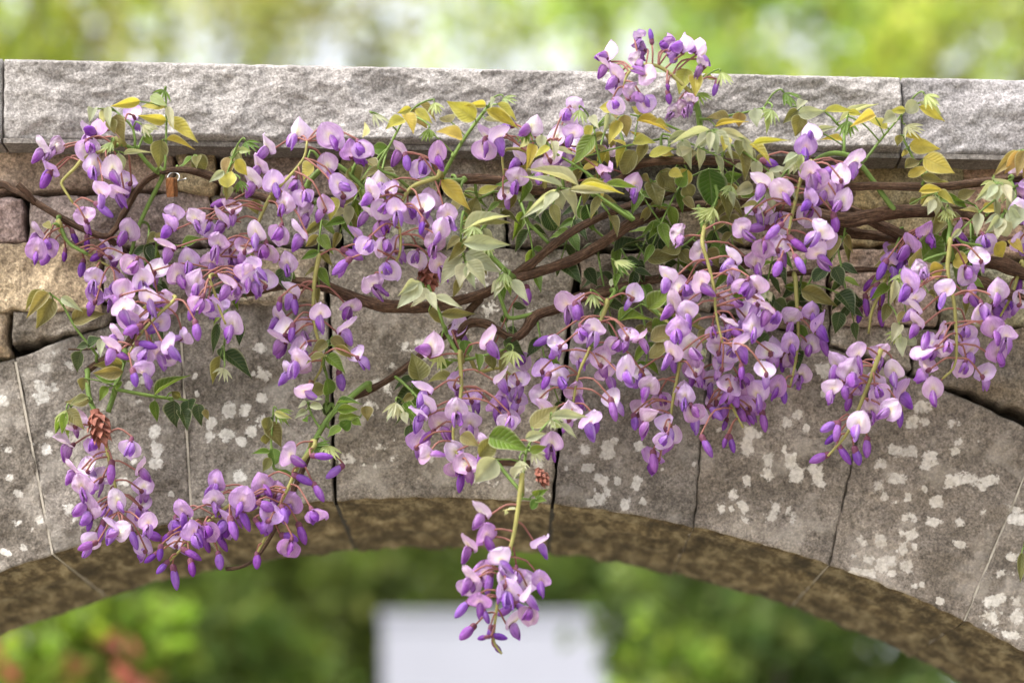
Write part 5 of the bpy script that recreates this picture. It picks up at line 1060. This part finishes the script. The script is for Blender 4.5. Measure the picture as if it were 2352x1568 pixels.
# ------------------------------------------------------------------ the garden behind the bridge (far out of focus)
def leafmat(name, trans, tint):
    m = veg(name, None, trans, tint, 0.6, attr=True, var=0.05, spec=0.15); return m
M_FOL = leafmat('garden_foliage', 0.55, (1.35, 1.45, 0.7))
M_BLOOM = leafmat('red_bloom', 0.3, (1, 1, 1))
def tree(name, px, py, Y, rx, rz, n, colr, label, cat, group=None, ls=0.05, ground_r=0.05, seed=1, bloom=None, clumps=40, hollow=0.55, trunk=True, vary=0.35, ry=None):
    """Crown centred on the direction of a view pixel at distance Y behind the bridge, rx / rz its half sizes in metres."""
    c = at(px, py, Y); rng = random.Random(seed); ry = ry or rx * 0.8
    T = tag(empty(name, (c.x, c.y, 0.0)), label, cat, group); inv = pinv(T)
    C = []
    for _ in range(clumps):
        while True:
            d = Vector((rng.uniform(-1, 1), rng.uniform(-1, 1), rng.uniform(-1, 1)))
            if d.length <= 1 and d.length > hollow * rng.random(): break
        C.append((Vector((c.x + d.x * rx, c.y + d.y * ry, c.z + d.z * rz)), rng.uniform(0.6, 1.25), rng.uniform(0.14, 0.26) * (rx + rz) * 0.6))
    b = MB()
    def quadleaf(B, p, s_, cc):
        a = Vector((rng.gauss(0, 1), rng.gauss(0, 1), rng.gauss(0, 0.7))).normalized(); q = a.cross(Vector((rng.gauss(0, 1), rng.gauss(0, 1), rng.gauss(0, 1)))).normalized()
        i = [B.vert(p - a * s_ * 0.5, cc), B.vert(p + q * s_ * 0.3 + a * s_ * 0.05, cc), B.vert(p + a * s_ * 0.6, cc), B.vert(p - q * s_ * 0.3 + a * s_ * 0.05, cc)]
        B.face(i)
    bl = MB()
    for k in range(n):
        cp, br, cr = C[rng.randrange(len(C))]
        p = cp + Vector((rng.gauss(0, 1), rng.gauss(0, 1), rng.gauss(0, 1))) * cr * 0.5
        if p.z < 0.05 or p.y < 0.8: continue
        j = br * rng.uniform(1 - vary, 1 + vary); wm = rng.uniform(0.85, 1.2)
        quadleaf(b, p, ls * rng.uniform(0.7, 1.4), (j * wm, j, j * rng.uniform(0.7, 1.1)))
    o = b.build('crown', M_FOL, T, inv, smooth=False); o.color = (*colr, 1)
    if trunk:
        b = MB()
        base = Vector((c.x, c.y, 0)); top = c + Vector((rng.uniform(-.1, .1), 0, rz * 0.4))
        b.tube(spline([base, base * 0.5 + top * 0.5 + Vector((rng.uniform(-.1, .1), rng.uniform(-.1, .1), 0)), top], 0.15), lambda t: ground_r * (1.25 - 0.95 * t), 9, rough=0.15)
        for q in range(7):
            cp = C[rng.randrange(len(C))][0]
            t = rng.uniform(0.35, 0.85); st = base.lerp(top, t)
            b.tube(spline([st, st.lerp(cp, 0.5) + Vector((0, 0, 0.05 * rx)), cp], 0.15), lambda t: ground_r * (0.45 - 0.36 * t), 6, rough=0.1)
        b.build('trunk', M_TRUNK, T, inv)
    if bloom:
        for k in range(bloom[0]):
            cp, br, cr = C[rng.randrange(len(C))]
            if bloom[2] and cp.z > bloom[2]: continue
            p0 = cp + Vector((rng.gauss(0, .6), -abs(rng.gauss(0, .8)), rng.gauss(0, .6))) * cr
            for _ in range(9): quadleaf(bl, p0 + Vector((rng.gauss(0, 1), rng.gauss(0, 1), rng.gauss(0, 1))) * 0.022, 0.055, tuple(x * rng.uniform(0.8, 1.2) for x in (1, 1, 1)))
        o = bl.build('blossom', M_BLOOM, T, inv, smooth=False); o.color = (*bloom[1], 1)
    return T
YG, MG, DG, BRN = (0.46, 0.50, 0.17), (0.30, 0.39, 0.14), (0.035, 0.06, 0.02), (0.38, 0.38, 0.20)
# behind the coping
tree('garden_tree', 40, 60, 8.0, 0.62, 0.7, 1500, YG, 'yellow-green tree beyond the end of the coping, blurred', 'tree', seed=1, ls=0.09)
tree('garden_tree', 420, 60, 11.0, 1.0, 0.95, 2000, BRN, 'olive-brown tree beyond the coping, blurred, beside the white sky gaps', 'tree', seed=2, ls=0.09)
tree('garden_tree', 760, 130, 17.0, 1.6, 1.4, 500, YG, 'thin pale tree with white sky showing through', 'tree', seed=3, ls=0.10, hollow=0.2)
tree('garden_tree', 1400, 60, 14.0, 1.35, 1.6, 2700, (0.38, 0.45, 0.15), 'dense mid-green tree behind the wilting upright cluster', 'tree', seed=4, ls=0.10, ground_r=0.09)
tree('garden_tree', 1700, 120, 10.0, 0.8, 0.9, 2300, MG, 'darker green tree behind the coping, beside the wilting cluster', 'tree', seed=5, ls=0.09)
tree('garden_tree', 2080, 40, 9.0, 0.95, 0.85, 2100, (0.45, 0.51, 0.16), 'fresh yellow-green tree with slender brown stems beyond the coping joint', 'tree', seed=6, ls=0.08)
tree('garden_tree', 2420, 60, 12.0, 0.9, 1.2, 1400, (0.45, 0.50, 0.17), 'light green tree with a leaning brown trunk beyond the coping', 'tree', seed=7, ls=0.09)
# through the arch
tree('rhododendron_bush', 130, 1530, 3.4, 0.27, 0.20, 2600, (0.22, 0.30, 0.07), 'light green bush with red blossom seen under the arch', 'bush', seed=11, ls=0.05, ground_r=0.03, bloom=(60, (0.52, 0.17, 0.11), at(0, 1550, 3.4).z))
tree('garden_shrub', 420, 1420, 6.2, 0.42, 0.7, 5200, (0.140, 0.197, 0.064), 'mid-green shrub under the arch, beside the red-flowering bush', 'shrub', seed=12, ls=0.06, ground_r=0.03)
tree('garden_shrub', 760, 1330, 8.5, 0.75, 0.42, 6500, (0.166, 0.215, 0.072), 'green shrub hanging over the dark gap beside the white shed', 'shrub', seed=13, ls=0.06, ground_r=0.04)
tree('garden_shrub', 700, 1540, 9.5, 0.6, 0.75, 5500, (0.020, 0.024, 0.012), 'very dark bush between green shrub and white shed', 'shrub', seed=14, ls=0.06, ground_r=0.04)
tree('garden_shrub', 1130, 1310, 9.8, 0.9, 0.36, 6500, (0.140, 0.191, 0.064), 'dark green foliage above the white shed roof', 'shrub', seed=15, ls=0.06, ground_r=0.04)
tree('garden_shrub', 1700, 1450, 5.2, 0.36, 0.40, 3800, (0.218, 0.293, 0.096), 'bright green shrub partly hiding the white shed', 'shrub', seed=16, ls=0.055, ground_r=0.03)
tree('garden_shrub', 1780, 1500, 4.6, 0.5, 0.5, 6500, (0.121, 0.167, 0.064), 'dark leafy shrub under the speckled side of the arch', 'shrub', seed=17, ls=0.05, ground_r=0.03)
tree('garden_shrub', 1540, 1560, 4.2, 0.15, 0.14, 400, (0.2, 0.28, 0.07), 'low light green shrub in front of the white shed', 'shrub', seed=18, ls=0.05, ground_r=0.02)
# hedge mass that closes the view at eye level
rh = random.Random(77)
b = MB()
for k in range(26000):
    x = rh.uniform(-9, 9); y = rh.gauss(15.5, 0.45); z = rh.uniform(0, 4.1 + 0.5 * math.sin(x * 1.3) + 0.3 * math.sin(x * 3.1))
    a = Vector((rh.gauss(0, 1), rh.gauss(0, 1), rh.gauss(0, .7))).normalized(); q = a.cross(Vector((rh.gauss(0, 1), rh.gauss(0, 1), rh.gauss(0, 1)))).normalized(); s_ = rh.uniform(0.10, 0.2); p = Vector((x, y, z)); j = rh.uniform(0.6, 1.3)
    i = [b.vert(p - a * s_ * 0.5, (j, j, j)), b.vert(p + q * s_ * 0.35, (j, j, j)), b.vert(p + a * s_ * 0.6, (j, j, j)), b.vert(p - q * s_ * 0.35, (j, j, j))]; b.face(i)
o = b.build('hedge', M_FOL, smooth=False); o.color = (0.07, 0.11, 0.035, 1)
tag(o, 'tall clipped green hedge closing the garden behind the shed', 'hedge')
# white shed
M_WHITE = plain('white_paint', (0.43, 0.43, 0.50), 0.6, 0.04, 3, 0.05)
M_ROOF = plain('grey_felt', (0.30, 0.30, 0.32), 0.9, 0.2, 10, 0.2)
YS = 7.4
xl, zt = at(858, 1402, YS).x, at(858, 1402, YS).z
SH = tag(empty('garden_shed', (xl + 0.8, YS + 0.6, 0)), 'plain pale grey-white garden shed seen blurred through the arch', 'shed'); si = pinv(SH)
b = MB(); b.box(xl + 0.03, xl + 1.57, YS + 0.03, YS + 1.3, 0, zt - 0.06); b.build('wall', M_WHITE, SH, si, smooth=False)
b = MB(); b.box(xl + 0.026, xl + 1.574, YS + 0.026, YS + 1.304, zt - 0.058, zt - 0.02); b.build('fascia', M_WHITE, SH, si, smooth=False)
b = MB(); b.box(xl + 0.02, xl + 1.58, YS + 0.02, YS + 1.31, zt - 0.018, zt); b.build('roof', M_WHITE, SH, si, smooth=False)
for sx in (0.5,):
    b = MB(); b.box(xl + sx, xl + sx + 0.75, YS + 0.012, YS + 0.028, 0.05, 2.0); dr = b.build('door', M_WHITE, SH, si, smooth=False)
    b = MB(); b.box(xl + sx + 0.06, xl + sx + 0.10, YS - 0.02, YS + 0.010, 0.98, 1.1); b.build('handle', M_WIRE, dr, smooth=False)
print('flowers', NFLOW, 'leaflets', NLEAF)
